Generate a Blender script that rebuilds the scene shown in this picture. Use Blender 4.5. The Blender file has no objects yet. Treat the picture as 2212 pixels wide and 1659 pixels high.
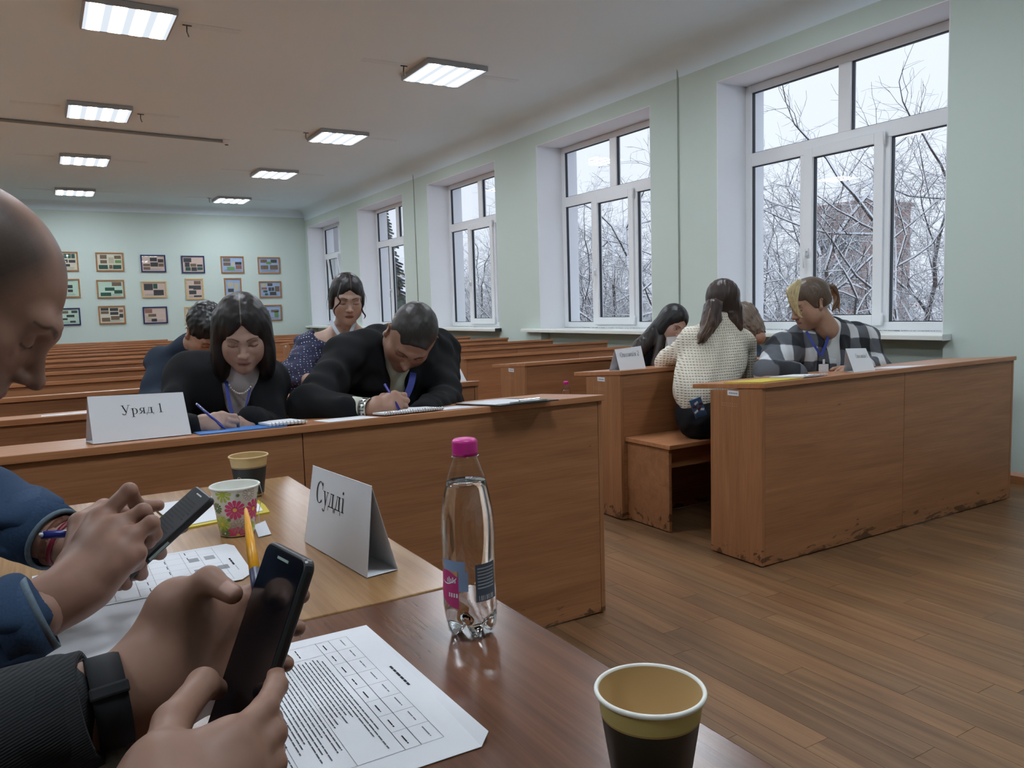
import bpy, bmesh, math, random
import numpy as np
from mathutils import Vector, Matrix

random.seed(7)
SC = bpy.context.scene
COL = SC.collection

# ------------------------------------------------------------------ camera
# axes solved from the photograph's vanishing points: X runs towards the window
# wall, Y down the length of the hall, Z up; the lens stands above the origin
PW, PH = 2212, 1659
FPX = 1694.2
CAMH = 1.15
_n = lambda v: v / np.linalg.norm(v)
def _cr(px, py): return np.array([(px - PW / 2) / FPX, (py - PH / 2) / FPX, 1.0])
_Y = _n(_cr(85, 696)); _X = _cr(3950, 580); _X = _n(_X - _Y * (_X @ _Y)); _Z = np.cross(_X, _Y)
RC = np.stack([_X, _Y, _Z])                       # camera -> world
CP = np.array([0, 0, CAMH])
def ray(px, py): return RC @ _cr(px, py)
def onZ(px, py, z): d = ray(px, py); return CP + d * ((z - CAMH) / d[2])
def onX(px, py, x): d = ray(px, py); return CP + d * (x / d[0])
def onY(px, py, y): d = ray(px, py); return CP + d * (y / d[1])
def atD(px, py, D): return CP + ray(px, py) * D

cam = bpy.data.cameras.new('camera'); camo = bpy.data.objects.new('camera', cam); COL.objects.link(camo)
cam.sensor_width = 36.0; cam.sensor_fit = 'HORIZONTAL'; cam.lens = FPX / PW * 36.0
cam.clip_start = 0.02; cam.clip_end = 400
camo.matrix_world = Matrix(((RC[0,0], -RC[0,1], -RC[0,2], 0), (RC[1,0], -RC[1,1], -RC[1,2], 0),
                            (RC[2,0], -RC[2,1], -RC[2,2], CAMH), (0, 0, 0, 1)))
SC.camera = camo

# ------------------------------------------------------------------ world, exposure
vs = SC.view_settings
SC.display_settings.display_device = 'sRGB'
vs.view_transform = 'Standard'; vs.look = 'None'; vs.gamma = 1.0; vs.use_curve_mapping = False
vs.exposure = 0.30
w = bpy.data.worlds.new('overcast_sky'); SC.world = w; w.use_nodes = True
bg = w.node_tree.nodes['Background']; bg.inputs[0].default_value = (0.79, 0.85, 0.97, 1); bg.inputs[1].default_value = 1.02
PANEL_POWER = 24.0
SC.cycles.use_denoising = True
SC.cycles.max_bounces = 6; SC.cycles.diffuse_bounces = 3; SC.cycles.glossy_bounces = 3; SC.cycles.transmission_bounces = 6
SC.cycles.use_adaptive_sampling = True; SC.cycles.adaptive_threshold = 0.06; SC.cycles.adaptive_min_samples = 16
SC.cycles.transparent_max_bounces = 12; SC.cycles.caustics_reflective = False; SC.cycles.caustics_refractive = False

# ------------------------------------------------------------------ materials
MATS = {}
def srgb(*c):
    f = lambda u: (u / 255) / 12.92 if u / 255 <= 0.04045 else (((u / 255) + 0.055) / 1.055) ** 2.4
    return tuple(f(u) for u in c)
def newmat(name):
    m = bpy.data.materials.new(name); m.use_nodes = True
    nt = m.node_tree; b = nt.nodes['Principled BSDF']; MATS[name] = m
    return m, nt, b
def L(nt, a, b): nt.links.new(a, b)
def N(nt, t, **kw):
    n = nt.nodes.new(t)
    for k, v in kw.items():
        if k in ('operation', 'data_type', 'blend_type', 'feature', 'wave_type', 'bands_direction', 'attribute_name', 'noise_dimensions', 'distance', 'use_clamp', 'interpolation_type'): setattr(n, k, v)
        else: n.inputs[k.replace('_', ' ')].default_value = v
    return n
def ramp(nt, fac, stops):
    r = nt.nodes.new('ShaderNodeValToRGB'); e = r.color_ramp.elements
    while len(e) < len(stops): e.new(0.5)
    for i, (p, c) in enumerate(stops): e[i].position = p; e[i].color = (*c, 1) if len(c) == 3 else c
    L(nt, fac, r.inputs[0]); return r.outputs[0]
def mixc(nt, fac, a, b, mode='MIX'):
    m = nt.nodes.new('ShaderNodeMix'); m.data_type = 'RGBA'; m.blend_type = mode
    for sock, v in ((m.inputs[0], fac), (m.inputs[6], a), (m.inputs[7], b)):
        if isinstance(v, (int, float)): sock.default_value = v
        elif isinstance(v, tuple): sock.default_value = (*v, 1)
        else: L(nt, v, sock)
    return m.outputs[2]
def coords(nt, kind='Object', scale=(1, 1, 1), rot=(0, 0, 0)):
    t = nt.nodes.new('ShaderNodeTexCoord'); mp = nt.nodes.new('ShaderNodeMapping')
    L(nt, t.outputs[kind], mp.inputs[0]); mp.inputs['Scale'].default_value = scale; mp.inputs['Rotation'].default_value = rot
    return mp.outputs[0]
def bump(nt, b, height, strength, dist=0.002):
    n = nt.nodes.new('ShaderNodeBump'); n.inputs['Strength'].default_value = strength; n.inputs['Distance'].default_value = dist
    L(nt, height, n.inputs['Height']); L(nt, n.outputs[0], b.inputs['Normal'])
def plain(name, col, rough=0.6, spec=0.5, noise=0.0, nscale=40, metal=0.0, coat=0.0, bmp=0.0):
    m, nt, b = newmat(name)
    b.inputs['Roughness'].default_value = rough; b.inputs['Specular IOR Level'].default_value = spec
    b.inputs['Metallic'].default_value = metal; b.inputs['Coat Weight'].default_value = coat
    if noise or bmp:
        n = N(nt, 'ShaderNodeTexNoise', Scale=nscale, Detail=2.0); L(nt, coords(nt), n.inputs[0])
        d = tuple(c * (1 - noise) for c in col); u = tuple(min(1, c * (1 + noise)) for c in col)
        L(nt, ramp(nt, n.outputs[0], [(0.3, d), (0.7, u)]), b.inputs['Base Color'])
        if bmp: bump(nt, b, n.outputs[0], bmp)
    else: b.inputs['Base Color'].default_value = (*col, 1)
    return m
def wood(name, c1, c2, axis=0, rough=0.42, wear=False, spec=0.5, objrand=0.0, g=1.0):
    m, nt, b = newmat(name)
    s1 = [14.0 * g] * 3; s1[axis] = 0.9 * g; s2 = [190.0 * g] * 3; s2[axis] = 5.0 * g
    n1 = N(nt, 'ShaderNodeTexNoise', Scale=1.0, Detail=3.0, Roughness=0.6, Distortion=1.2)
    n2 = N(nt, 'ShaderNodeTexNoise', Scale=1.0, Detail=2.0, Roughness=0.7)
    v = coords(nt, 'Object', tuple(s1)); 
    oi = nt.nodes.new('ShaderNodeObjectInfo')
    add = nt.nodes.new('ShaderNodeVectorMath'); add.operation = 'MULTIPLY_ADD'
    L(nt, oi.outputs['Random'], add.inputs[0]); add.inputs[1].default_value = (31, 17, 23); L(nt, v, add.inputs[2])
    L(nt, add.outputs[0], n1.inputs[0]); L(nt, coords(nt, 'Object', tuple(s2)), n2.inputs[0])
    c = ramp(nt, n1.outputs[0], [(0.28, c1), (0.5, tuple((a + q) / 2 for a, q in zip(c1, c2))), (0.72, c2)])
    fine = ramp(nt, n2.outputs[0], [(0.35, (0.78, 0.76, 0.74)), (0.6, (1, 1, 1))])
    c = mixc(nt, 0.75, c, fine, 'MULTIPLY')
    if objrand:
        rr = ramp(nt, oi.outputs['Random'], [(0, (1 - objrand,) * 3), (0.5, (1.0, 0.97, 0.93)), (1, (min(1.0, 1 + objrand * .2), 1 - objrand * .45, 1 - objrand * .7))])
        c = mixc(nt, 1.0, c, rr, 'MULTIPLY')
    if wear:
        sep = nt.nodes.new('ShaderNodeSeparateXYZ'); t = nt.nodes.new('ShaderNodeTexCoord'); L(nt, t.outputs['Object'], sep.inputs[0])
        low = nt.nodes.new('ShaderNodeMapRange'); L(nt, sep.outputs[2], low.inputs[0])
        low.inputs[1].default_value = 0.0; low.inputs[2].default_value = 0.17; low.inputs[3].default_value = 0.24; low.inputs[4].default_value = 0.0
        n3 = N(nt, 'ShaderNodeTexNoise', Scale=1.0, Detail=4.0, Roughness=0.65, Distortion=0.6); L(nt, coords(nt, 'Object', (7, 30, 26), (0, 0.25, 0)), n3.inputs[0])
        sm = nt.nodes.new('ShaderNodeMath'); sm.operation = 'ADD'; L(nt, n3.outputs[0], sm.inputs[0]); L(nt, low.outputs[0], sm.inputs[1])
        k = ramp(nt, sm.outputs[0], [(0.74, (0, 0, 0)), (0.78, (1, 1, 1))])
        c = mixc(nt, k, c, tuple(x * 0.38 for x in c1))
    L(nt, c, b.inputs['Base Color']); b.inputs['Roughness'].default_value = rough; b.inputs['Specular IOR Level'].default_value = spec
    bump(nt, b, n2.outputs[0], 0.12, 0.0008)
    return m

plain('wall_mint', srgb(198, 212, 205), 0.8, 0.3)
plain('ceiling_white', srgb(224, 242, 252), 0.9, 0.2)
plain('reveal_white', srgb(232, 234, 238), 0.6, 0.3)
plain('upvc', srgb(232, 235, 238), 0.3, 0.5)
plain('sill_white', srgb(225, 228, 222), 0.35, 0.5)
plain('gasket', srgb(30, 34, 42), 0.5)
plain('patch', srgb(219, 236, 246), 0.9, 0.2, 0.05, 60)
plain('cable_dark', srgb(70, 66, 62), 0.6)
plain('trunking', srgb(176, 190, 182), 0.5)
plain('conduit', srgb(150, 147, 142), 0.5)
wood('bench_panel', srgb(145, 97, 63), srgb(172, 120, 82), 0, 0.4, wear=True)
wood('bench_end', srgb(150, 101, 67), srgb(174, 122, 83), 2, 0.4, wear=True)
wood('bench_top', srgb(164, 109, 72), srgb(194, 135, 94), 0, 0.33)
wood('light_table', srgb(147, 108, 71), srgb(174, 137, 96), 1, 0.24)
wood('dark_table', srgb(83, 50, 32), srgb(114, 73, 50), 1, 0.24)
wood('floor_plank', srgb(110, 80, 55), srgb(153, 118, 85), 1, 0.36, objrand=0.22)
wood('baseboard_wood', srgb(150, 98, 62), srgb(176, 120, 80), 1, 0.4)
wood('frame_oak', srgb(150, 102, 58), srgb(180, 128, 78), 0, 0.45)
wood('frame_pine', srgb(200, 168, 112), srgb(220, 190, 136), 0, 0.45)
plain('frame_blue', srgb(32, 40, 88), 0.35)
plain('paper', srgb(216, 217, 221), 0.75, 0.3)
plain('ink', srgb(40, 42, 46), 0.8, 0.2)
plain('ink_grey', srgb(120, 122, 128), 0.8, 0.2)
plain('ink_hatch', srgb(150, 151, 155), 0.8, 0.2)
plain('black_plastic', srgb(24, 25, 28), 0.4)
plain('chrome', srgb(200, 202, 206), 0.2, 0.5, metal=1.0)

def glassmat(name, ior=1.5, tint=(1, 1, 1), rough=0.0):
    # thin pane: see-through, mirroring by angle
    m, nt, b = newmat(name); nt.nodes.remove(b)
    lw = nt.nodes.new('ShaderNodeLayerWeight'); lw.inputs[0].default_value = 0.5
    pwn = N(nt, 'ShaderNodeMath', operation='POWER'); L(nt, lw.outputs['Facing'], pwn.inputs[0]); pwn.inputs[1].default_value = 4.6
    r0 = ((ior - 1) / (ior + 1)) ** 2
    fr = nt.nodes.new('ShaderNodeMapRange'); L(nt, pwn.outputs[0], fr.inputs[0]); fr.inputs[3].default_value = r0; fr.inputs[4].default_value = 1.0
    tr = nt.nodes.new('ShaderNodeBsdfTransparent'); tr.inputs[0].default_value = (*tint, 1)
    gl = nt.nodes.new('ShaderNodeBsdfGlossy'); gl.inputs['Roughness'].default_value = rough
    mx = nt.nodes.new('ShaderNodeMixShader'); L(nt, fr.outputs[0], mx.inputs[0]); L(nt, tr.outputs[0], mx.inputs[1]); L(nt, gl.outputs[0], mx.inputs[2])
    L(nt, mx.outputs[0], nt.nodes['Material Output'].inputs[0])
    return m
glassmat('window_glass', 1.45, (0.97, 0.98, 0.985))

# ------------------------------------------------------------------ mesh helpers
class MB:
    def __init__(s): s.v = []; s.f = []; s.m = []
    def add(s, vs_, fs_, mi=0):
        o = len(s.v); s.v += [tuple(map(float, p)) for p in vs_]; s.f += [tuple(i + o for i in f) for f in fs_]; s.m += [mi] * len(fs_); return s
    def box(s, lo, hi, mi=0):
        (a, b, c), (d, e, f) = lo, hi
        return s.add([(a,b,c),(d,b,c),(d,e,c),(a,e,c),(a,b,f),(d,b,f),(d,e,f),(a,e,f)],
                     [(0,3,2,1),(4,5,6,7),(0,1,5,4),(1,2,6,5),(2,3,7,6),(3,0,4,7)], mi)
    def obox(s, c, ax, half, mi=0):
        c = np.array(c, float); A = [np.array(a, float) * h for a, h in zip(ax, half)]
        P = [c + A[0]*x + A[1]*y + A[2]*z for z in (-1, 1) for x, y in ((-1,-1),(1,-1),(1,1),(-1,1))]
        return s.add(P, [(0,3,2,1),(4,5,6,7),(0,1,5,4),(1,2,6,5),(2,3,7,6),(3,0,4,7)], mi)
    def prism(s, poly, ax, t0, t1, mi=0):
        # poly of 2D points extruded along axis ax; the other two axes are taken in order
        def p3(q, t): r = list(q); r.insert(ax, t); return r
        n = len(poly); P = [p3(q, t0) for q in poly] + [p3(q, t1) for q in poly]
        return s.add(P, [tuple(range(n))[::-1], tuple(range(n, 2*n))] + [(i, (i+1) % n, n+(i+1) % n, n+i) for i in range(n)], mi)
    def tube(s, pts, r, n=8, mi=0, cap=True):
        pts = [np.array(p, float) for p in pts]; rs = r if hasattr(r, '__len__') else [r] * len(pts)
        V = []; F = []; up = None
        for i, p in enumerate(pts):
            d = pts[min(i+1, len(pts)-1)] - pts[max(i-1, 0)]; d = d / (np.linalg.norm(d) + 1e-9)
            if up is None:
                up = np.array([0, 0, 1.0]) if abs(d[2]) < 0.9 else np.array([1.0, 0, 0])
            a = np.cross(d, up); a /= np.linalg.norm(a) + 1e-9; b = np.cross(a, d); up = b
            V += [p + rs[i] * (a * math.cos(2*math.pi*k/n) + b * math.sin(2*math.pi*k/n)) for k in range(n)]
        for i in range(len(pts) - 1):
            F += [(i*n+k, i*n+(k+1) % n, (i+1)*n+(k+1) % n, (i+1)*n+k) for k in range(n)]
        if cap: F += [tuple(range(n))[::-1], tuple(range((len(pts)-1)*n, len(pts)*n))]
        return s.add(V, F, mi)
    def lathe(s, prof, n=48, c=(0, 0, 0), mi=0, fn=None):
        V = []; F = []
        for (r, z) in prof:
            for k in range(n):
                a = 2*math.pi*k/n; rr, zz = (r, z) if fn is None else fn(r, z, a)
                V.append((c[0] + rr*math.cos(a), c[1] + rr*math.sin(a), c[2] + zz))
        for i in range(len(prof) - 1):
            F += [(i*n+k, i*n+(k+1) % n, (i+1)*n+(k+1) % n, (i+1)*n+k) for k in range(n)]
        return s.add(V, F, mi)
    def quad(s, a, b, c, d, mi=0): return s.add([a, b, c, d], [(0, 1, 2, 3)], mi)
    def build(s, name, mat, parent=None, smooth=False, bevel=0.0, fix=False, solid=0.0, **props):
        me = bpy.data.meshes.new(name); me.from_pydata(s.v, [], s.f)
        mats = mat if isinstance(mat, (list, tuple)) else [mat]
        for m_ in mats: me.materials.append(MATS[m_])
        if len(mats) > 1: me.polygons.foreach_set('material_index', s.m)
        if fix:
            bm = bmesh.new(); bm.from_mesh(me); bmesh.ops.recalc_face_normals(bm, faces=bm.faces); bm.to_mesh(me); bm.free()
        if smooth: me.polygons.foreach_set('use_smooth', [True] * len(me.polygons))
        o = link(name, me, parent, **props)
        if solid: md = o.modifiers.new('thickness', 'SOLIDIFY'); md.thickness = solid; md.offset = -1
        if bevel: md = o.modifiers.new('bevel', 'BEVEL'); md.width = bevel; md.segments = 2; md.limit_method = 'ANGLE'
        return o
def link(name, me, parent=None, **props):
    o = bpy.data.objects.new(name, me); COL.objects.link(o)
    if parent is not None: adopt(o, parent)
    for k, v in props.items(): o[k] = v
    return o
def adopt(o, parent):
    o.parent = parent
    # meshes are built in world coordinates; only a top-level thing has an offset of its own
    o.matrix_parent_inverse = Matrix.Translation(-parent.location) if parent.parent is None else Matrix.Identity(4)
def thing(name, label, cat, loc=(0, 0, 0), group=None, **props):
    o = bpy.data.objects.new(name, None); COL.objects.link(o); o.location = tuple(float(c) for c in loc); o.empty_display_size = 0.05
    o['label'] = label; o['category'] = cat
    if group: o['group'] = group
    for k, v in props.items(): o[k] = v
    return o
def tag(o, label, cat, group=None):
    o['label'] = label; o['category'] = cat
    if group: o['group'] = group
    return o
def struct(name, loc=(0, 0, 0)):
    o = bpy.data.objects.new(name, None); COL.objects.link(o); o.location = loc; o.empty_display_size = 0.05
    o['kind'] = 'structure'; return o
def dup(root, loc, label=None, group=None):
    r = root.copy(); COL.objects.link(r); r.location = loc
    if label: r['label'] = label
    if group: r['group'] = group
    for ch in list(root.children):
        c = ch.copy(); COL.objects.link(c); c.parent = r; c.matrix_parent_inverse = ch.matrix_parent_inverse
        for g in list(ch.children):
            d = g.copy(); COL.objects.link(d); d.parent = c; d.matrix_parent_inverse = g.matrix_parent_inverse
    return r
# ------------------------------------------------------------------ the hall
XW, YF, ZC = 5.0, 16.8, 3.35
XL, YB = -3.6, -2.6
XO = 5.56                                         # outer face of the window wall
WIN = [(2.92, 4.89), (5.73, 7.68), (8.64, 10.63), (11.55, 13.58), (14.56, 16.62)]
WZ0, WZ1 = 0.90, 2.98

fl = struct('floor')
MB().box((XL, YB, -0.12), (XW + 0.12, YF, -0.004)).build('subfloor', 'floor_plank', fl)
# planks run the length of the hall; those in view are single pieces
pw = 0.092; rnd = random.Random(3); plank_me = {}
made = 0; rest = MB()
ix = 0; x = 0.50
while x < 5.0 - 0.02:
    y = -0.4 + rnd.random() * 0.9
    first = True
    while y < 3.6:
        ln = 0.92
        y1 = y + ln
        show = (x < 2.6 or y < 2.29) and y1 > 0.55 - 0.15 * x and not (x < 1.7 and y > 2.3) and y1 > 0.2 + (x - 0.5) * 0.42
        if y < 2.4 and show and made < 295:
            me = plank_me.get('p')
            if me is None:
                mb = MB(); mb.box((0.0006, 0.0006, -0.004), (pw - 0.0006, ln - 0.0006, 0.0))
                o = mb.build('plank', 'floor_plank', fl); plank_me['p'] = o.data
            else: o = link('plank', me, fl)
            o.location = (x, y, 0); made += 1
        else:
            rest.box((x + 0.0006, y + 0.0006, -0.004), (x + pw - 0.0006, min(y1, 3.7) - 0.0006, 0.0))
        y = y1
    x += pw
rest.build('plank_field', 'floor_plank', fl, kind='stuff')

ce = MB().box((XL, YB, ZC), (XO, YF + 0.2, ZC + 0.15)).build('ceiling', 'ceiling_white', kind='structure')
# hollow coving where ceiling meets the window wall and the far wall
def cove(name, along, r, a0, a1, base):
    mb = MB(); prof = []
    for k in range(13):
        t = math.pi / 2 * k / 12; prof.append((r - r * math.sin(t), r - r * math.cos(t)))
    V = []; F = []
    for (d, h) in prof:
        if along == 'y': V += [(base - d, a0, ZC - h), (base - d, a1, ZC - h)]
        else: V += [(a0, base - d, ZC - h), (a1, base - d, ZC - h)]
    # profile runs from the ceiling (d=r,h=0) to the wall (d=0,h=r)
    F = [(2*i, 2*i+1, 2*i+3, 2*i+2) for i in range(12)]
    mb.add(V, F); o = mb.build(name, 'ceiling_white', smooth=True, kind='structure'); return o
cove('trim_1', 'y', 0.22, YB, YF, XW)
cove('trim_2', 'x', 0.16, XL, XW, YF)

wr = struct('wall_right')
mb = MB()
edges = [YB] + [e for w_ in WIN for e in w_] + [YF + 0.2]
for i in range(0, len(edges), 2): mb.box((XW, edges[i], 0), (XO, edges[i+1], ZC))
for (a, b) in WIN: mb.box((XW, a, WZ1), (XO, b, ZC))
mb.build('wall_surface', 'wall_mint', wr)
mb = MB()
for (a, b) in WIN: mb.box((XW + 0.12, a, 0), (XO, b, WZ0 - 0.012))
mb.build('radiator_niche', 'wall_mint', wr)
mb = MB()                                          # plaster lining of the window reveals, inside and out
e = 0.006
for (a, b) in WIN:
    mb.box((XW - 0.001, b - e, WZ0), (XO + 0.001, b, WZ1)); mb.box((XW - 0.001, a, WZ0), (XO + 0.001, a + e, WZ1))
    mb.box((XW - 0.001, a + e, WZ1 - e), (XO + 0.001, b - e, WZ1))
mb.build('reveal_lining', 'reveal_white', wr)
MB().box((XL, YF, 0), (XW, YF + 0.2, ZC)).build('wall_far', 'wall_mint', kind='structure')
MB().box((XL - 0.2, YB, 0), (XL, YF + 0.2, ZC)).build('wall_left', 'wall_mint', kind='structure')
MB().box((XL - 0.2, YB - 0.2, 0), (XO, YB, ZC)).build('wall_back', 'wall_mint', kind='structure')
bb = MB(); bb.prism([(XW - 0.022, 0), (XW, 0), (XW, 0.07), (XW - 0.008, 0.07), (XW - 0.022, 0.05)], 1, YB, YF)
# prism along y takes (x, z) points
bb.build('baseboard_right', 'baseboard_wood', kind='structure')
for i, (y, top) in enumerate(((5.354, 3.26), (11.09, 3.31))):
    mb = MB(); mb.tube([(XW - 0.006, y, 0.05), (XW - 0.006, y, top), (XW - 0.05, y, top + 0.03)], 0.007, 6)
    mb.build('trim_%d' % (3 + i), 'trunking', smooth=True, kind='structure')

# ---- windows: outer frame, transom, upper pair, lower fixed / opening / fixed
XF0, XF1 = 5.335, 5.40
def window(n, a, b):
    W = struct('window_%d' % n, (5.36, (a + b) / 2, WZ0))
    z0, zt0, zt1, z1 = WZ0 + 0.005, 2.295, 2.405, WZ1 - 0.008
    fw = 0.062
    fr = lambda t: b - (b - a) * t                 # t from the far jamb towards the camera
    yU0, yU1 = fr(0.468), fr(0.523)                # upper mullion
    yA0, yA1 = fr(0.292), fr(0.335)                # lower mullions
    yB0, yB1 = fr(0.655), fr(0.675)
    mb = MB()
    for lo, hi in (((XF0, a + e, z0), (XF1, a + e + fw, z1)), ((XF0, b - e - fw, z0), (XF1, b - e, z1)),
                   ((XF0, a + e + fw, z1 - fw), (XF1, b - e - fw, z1)), ((XF0, a + e + fw, z0), (XF1, b - e - fw, z0 + fw)),
                   ((XF0, a + e + fw, zt0), (XF1, b - e - fw, zt1)),
                   ((XF0, yU1, zt1), (XF1, yU0, z1 - fw)), ((XF0, yA1, z0 + fw), (XF1, yA0, zt0)), ((XF0, yB1 - 0.03, z0 + fw), (XF1, yB0 - 0.02, zt0))):
        mb.box(lo, hi)
    mb.build('window_frame', 'upvc', W, bevel=0.004)
    def glazed(y0, y1, zz0, zz1, parent, xs, name='pane', ang=0):
        p = MB().box((xs, y0, zz0), (xs + 0.004, y1, zz1)).build(name, 'window_glass', parent)
        g = MB(); t = 0.006
        for lo, hi in (((xs - 0.014, y0, zz0), (xs + 0.014, y0 + t, zz1)), ((xs - 0.014, y1 - t, zz0), (xs + 0.014, y1, zz1)),
                       ((xs - 0.014, y0 + t, zz0), (xs + 0.014, y1 - t, zz0 + t)), ((xs - 0.014, y0 + t, zz1 - t), (xs + 0.014, y1 - t, zz1))): g.box(lo, hi)
        g.build('gasket', 'gasket', parent)
        return p
    xg = 5.366
    glazed(yU0, b - e - fw, zt1, z1 - fw, W, xg); glazed(a + e + fw, yU1, zt1, z1 - fw, W, xg)
    glazed(yA0, b - e - fw, z0 + fw, zt0, W, xg); glazed(a + e + fw, yB1 - 0.03, z0 + fw, zt0, W, xg)
    # opening sash, a little proud of the frame
    s = MB(); sy0, sy1, sz0, sz1, sw = yB0 - 0.03, yA1 + 0.03, z0 + 0.035, zt0 + 0.045, 0.078
    xs0, xs1 = XF0 - 0.022, XF0 + 0.045
    for lo, hi in (((xs0, sy0, sz0), (xs1, sy0 + sw, sz1)), ((xs0, sy1 - sw, sz0), (xs1, sy1, sz1)),
                   ((xs0, sy0 + sw, sz0), (xs1, sy1 - sw, sz0 + sw)), ((xs0, sy0 + sw, sz1 - sw), (xs1, sy1 - sw, sz1))): s.box(lo, hi)
    so = s.build('sash', 'upvc', W, bevel=0.004)
    glazed(sy0 + sw, sy1 - sw, sz0 + sw, sz1 - sw, so, 5.35)
    h = MB(); hy = sy1 - sw / 2; hz = 1.52
    h.box((xs0 - 0.012, hy - 0.014, hz - 0.035), (xs0 - 0.0005, hy + 0.014, hz + 0.035))
    h.tube([(xs0 - 0.012, hy, hz + 0.01), (xs0 - 0.04, hy, hz + 0.01), (xs0 - 0.045, hy, hz - 0.02), (xs0 - 0.045, hy, hz - 0.12)], [0.008, 0.009, 0.010, 0.008], 8)
    h.build('handle', 'upvc', so, smooth=True)
    for zz in (sz0 + 0.05, sz1 - 0.05):
        MB().tube([(xs0 - 0.004, sy0 - 0.008, zz - 0.045), (xs0 - 0.004, sy0 - 0.008, zz + 0.045)], 0.009, 8).build('hinge', 'upvc', so, smooth=True)
    if n == 5:                                     # this one stands tilted inwards
        so.matrix_parent_inverse = so.matrix_parent_inverse @ Matrix.Translation((5.34, 0, sz0)) @ Matrix.Rotation(math.radians(-6), 4, 'Y') @ Matrix.Translation((-5.34, 0, -sz0))
    sl = MB(); sl.prism([(XW - 0.095, WZ0 - 0.038), (XF0 + 0.02, WZ0 - 0.038), (XF0 + 0.02, WZ0), (XW - 0.085, WZ0), (XW - 0.095, WZ0 - 0.008)], 1, a - 0.05, b + 0.30)
    sl.build('window_sill', 'sill_white', W, bevel=0.003)
    MB().box((XW - 0.0965, a - 0.053, WZ0 - 0.039), (XF0, a - 0.0505, WZ0 + 0.001)).build('sill_end_cap', 'gasket' if n > 1 else 'upvc', W)
for i, (a, b) in enumerate(WIN): window(i + 1, a, b)

# ---- ceiling light panels
m, nt, b_ = newmat('panel_glow')
nt.nodes.remove(b_)
em = nt.nodes.new('ShaderNodeEmission')
sx = nt.nodes.new('ShaderNodeSeparateXYZ'); L(nt, coords(nt, 'Generated'), sx.inputs[0])
# four LED strips behind the prismatic cover
mu = N(nt, 'ShaderNodeMath', operation='MULTIPLY'); L(nt, sx.outputs[0], mu.inputs[0]); mu.inputs[1].default_value = 8 * math.pi
sn = N(nt, 'ShaderNodeMath', operation='COSINE'); L(nt, mu.outputs[0], sn.inputs[0])
st = nt.nodes.new('ShaderNodeMapRange'); L(nt, sn.outputs[0], st.inputs[0]); st.inputs[1].default_value = 0.6; st.inputs[2].default_value = -1.0
st.inputs[3].default_value = 0.03; st.inputs[4].default_value = 2.3; st.interpolation_type = 'SMOOTHSTEP'
mm = N(nt, 'ShaderNodeMath', operation='MULTIPLY'); L(nt, st.outputs[0], mm.inputs[0]); mm.inputs[1].default_value = PANEL_POWER
em.inputs[0].default_value = (0.87, 0.95, 1.04, 1); L(nt, mm.outputs[0], em.inputs[1]); L(nt, em.outputs[0], nt.nodes['Material Output'].inputs[0])
plain('panel_case', srgb(170, 174, 178), 0.5)
PANELS = [(3.38, 6.72), (3.35, 9.65), (3.29, 12.5), (3.27, 15.55), (0.72, 6.5), (0.70, 9.47), (0.69, 12.33), (0.68, 15.4),
          (3.4, 3.75), (3.4, 0.8), (0.74, 3.55), (0.74, 0.6), (-1.95, 12.3), (-1.95, 9.4), (-1.95, 6.45), (-1.95, 3.5), (-1.95, 0.5)]
PLAB = ['square ceiling light panel nearest the large right-hand window', 'second square ceiling light panel in the row beside the windows', 'third square ceiling light panel in the row beside the windows',
        'small far ceiling light panel near the corner of windows and picture wall', 'big near ceiling light panel cut by the top edge of the photo', 'second ceiling light panel of the left row, just before the conduit',
        'third ceiling light panel of the left row, just behind the conduit', 'farthest ceiling light panel of the left row, closest to the picture wall']
lp = thing('ceiling_light', PLAB[0], 'ceiling light', (*PANELS[0], ZC), 'square ceiling light panels')
cx_, cy_ = PANELS[0]; hw = 0.30
c = MB()
for lo, hi in (((-hw, -hw), (hw, -hw + 0.012)), ((-hw, hw - 0.012), (hw, hw)), ((-hw, -hw + 0.012), (-hw + 0.012, hw - 0.012)), ((hw - 0.012, -hw + 0.012), (hw, hw - 0.012))):
    c.box((cx_ + lo[0], cy_ + lo[1], ZC - 0.045), (cx_ + hi[0], cy_ + hi[1], ZC - 0.003))
c.build('housing', 'panel_case', lp)
MB().box((cx_ - hw + 0.012, cy_ - hw + 0.012, ZC - 0.012), (cx_ + hw - 0.012, cy_ + hw - 0.012, ZC - 0.006)).build('back_plate', 'panel_case', lp)
MB().box((cx_ - hw + 0.012, cy_ - hw + 0.012, ZC - 0.044), (cx_ + hw - 0.012, cy_ + hw - 0.012, ZC - 0.040)).build('diffuser', 'panel_glow', lp)
for i, (px_, py_) in enumerate(PANELS[1:], 1):
    dup(lp, (px_, py_, ZC), PLAB[i] if i < 8 else 'square ceiling light panel of the same kind outside the picture')
# scars of older lamps beside the panels and the wires left hanging there
pt = struct('trim_5', (0, 0, ZC))
for i, (px_, py_) in enumerate(PANELS[:8]):
    for sgn in (-1, 1):
        if i == 4 and sgn < 0: continue
        ox = px_ + sgn * (0.30 + 0.27)
        MB().box((ox - 0.22, py_ - 0.05, ZC - 0.0025), (ox + 0.22, py_ + 0.05, ZC - 0.0005)).build('plaster_scar', 'patch', pt)
    sgn = 1 if i in (4, 5) else -1
    if i in (0, 1, 3, 4, 5):
        ox = px_ + sgn * 0.40
        MB().tube([(ox, py_, ZC), (ox, py_ + 0.01, ZC - 0.05), (ox + 0.012, py_ + 0.012, ZC - 0.085)], 0.005, 6).tube([(ox - 0.03, py_, ZC - 0.006), (ox + 0.035, py_, ZC - 0.006)], 0.005, 6).build('wire_stub', 'cable_dark', pt, smooth=True)
cd = thing('smoke_detector', 'small white smoke detector at the end of a ceiling conduit', 'smoke detector', (2.16, 10.45, ZC))
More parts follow.
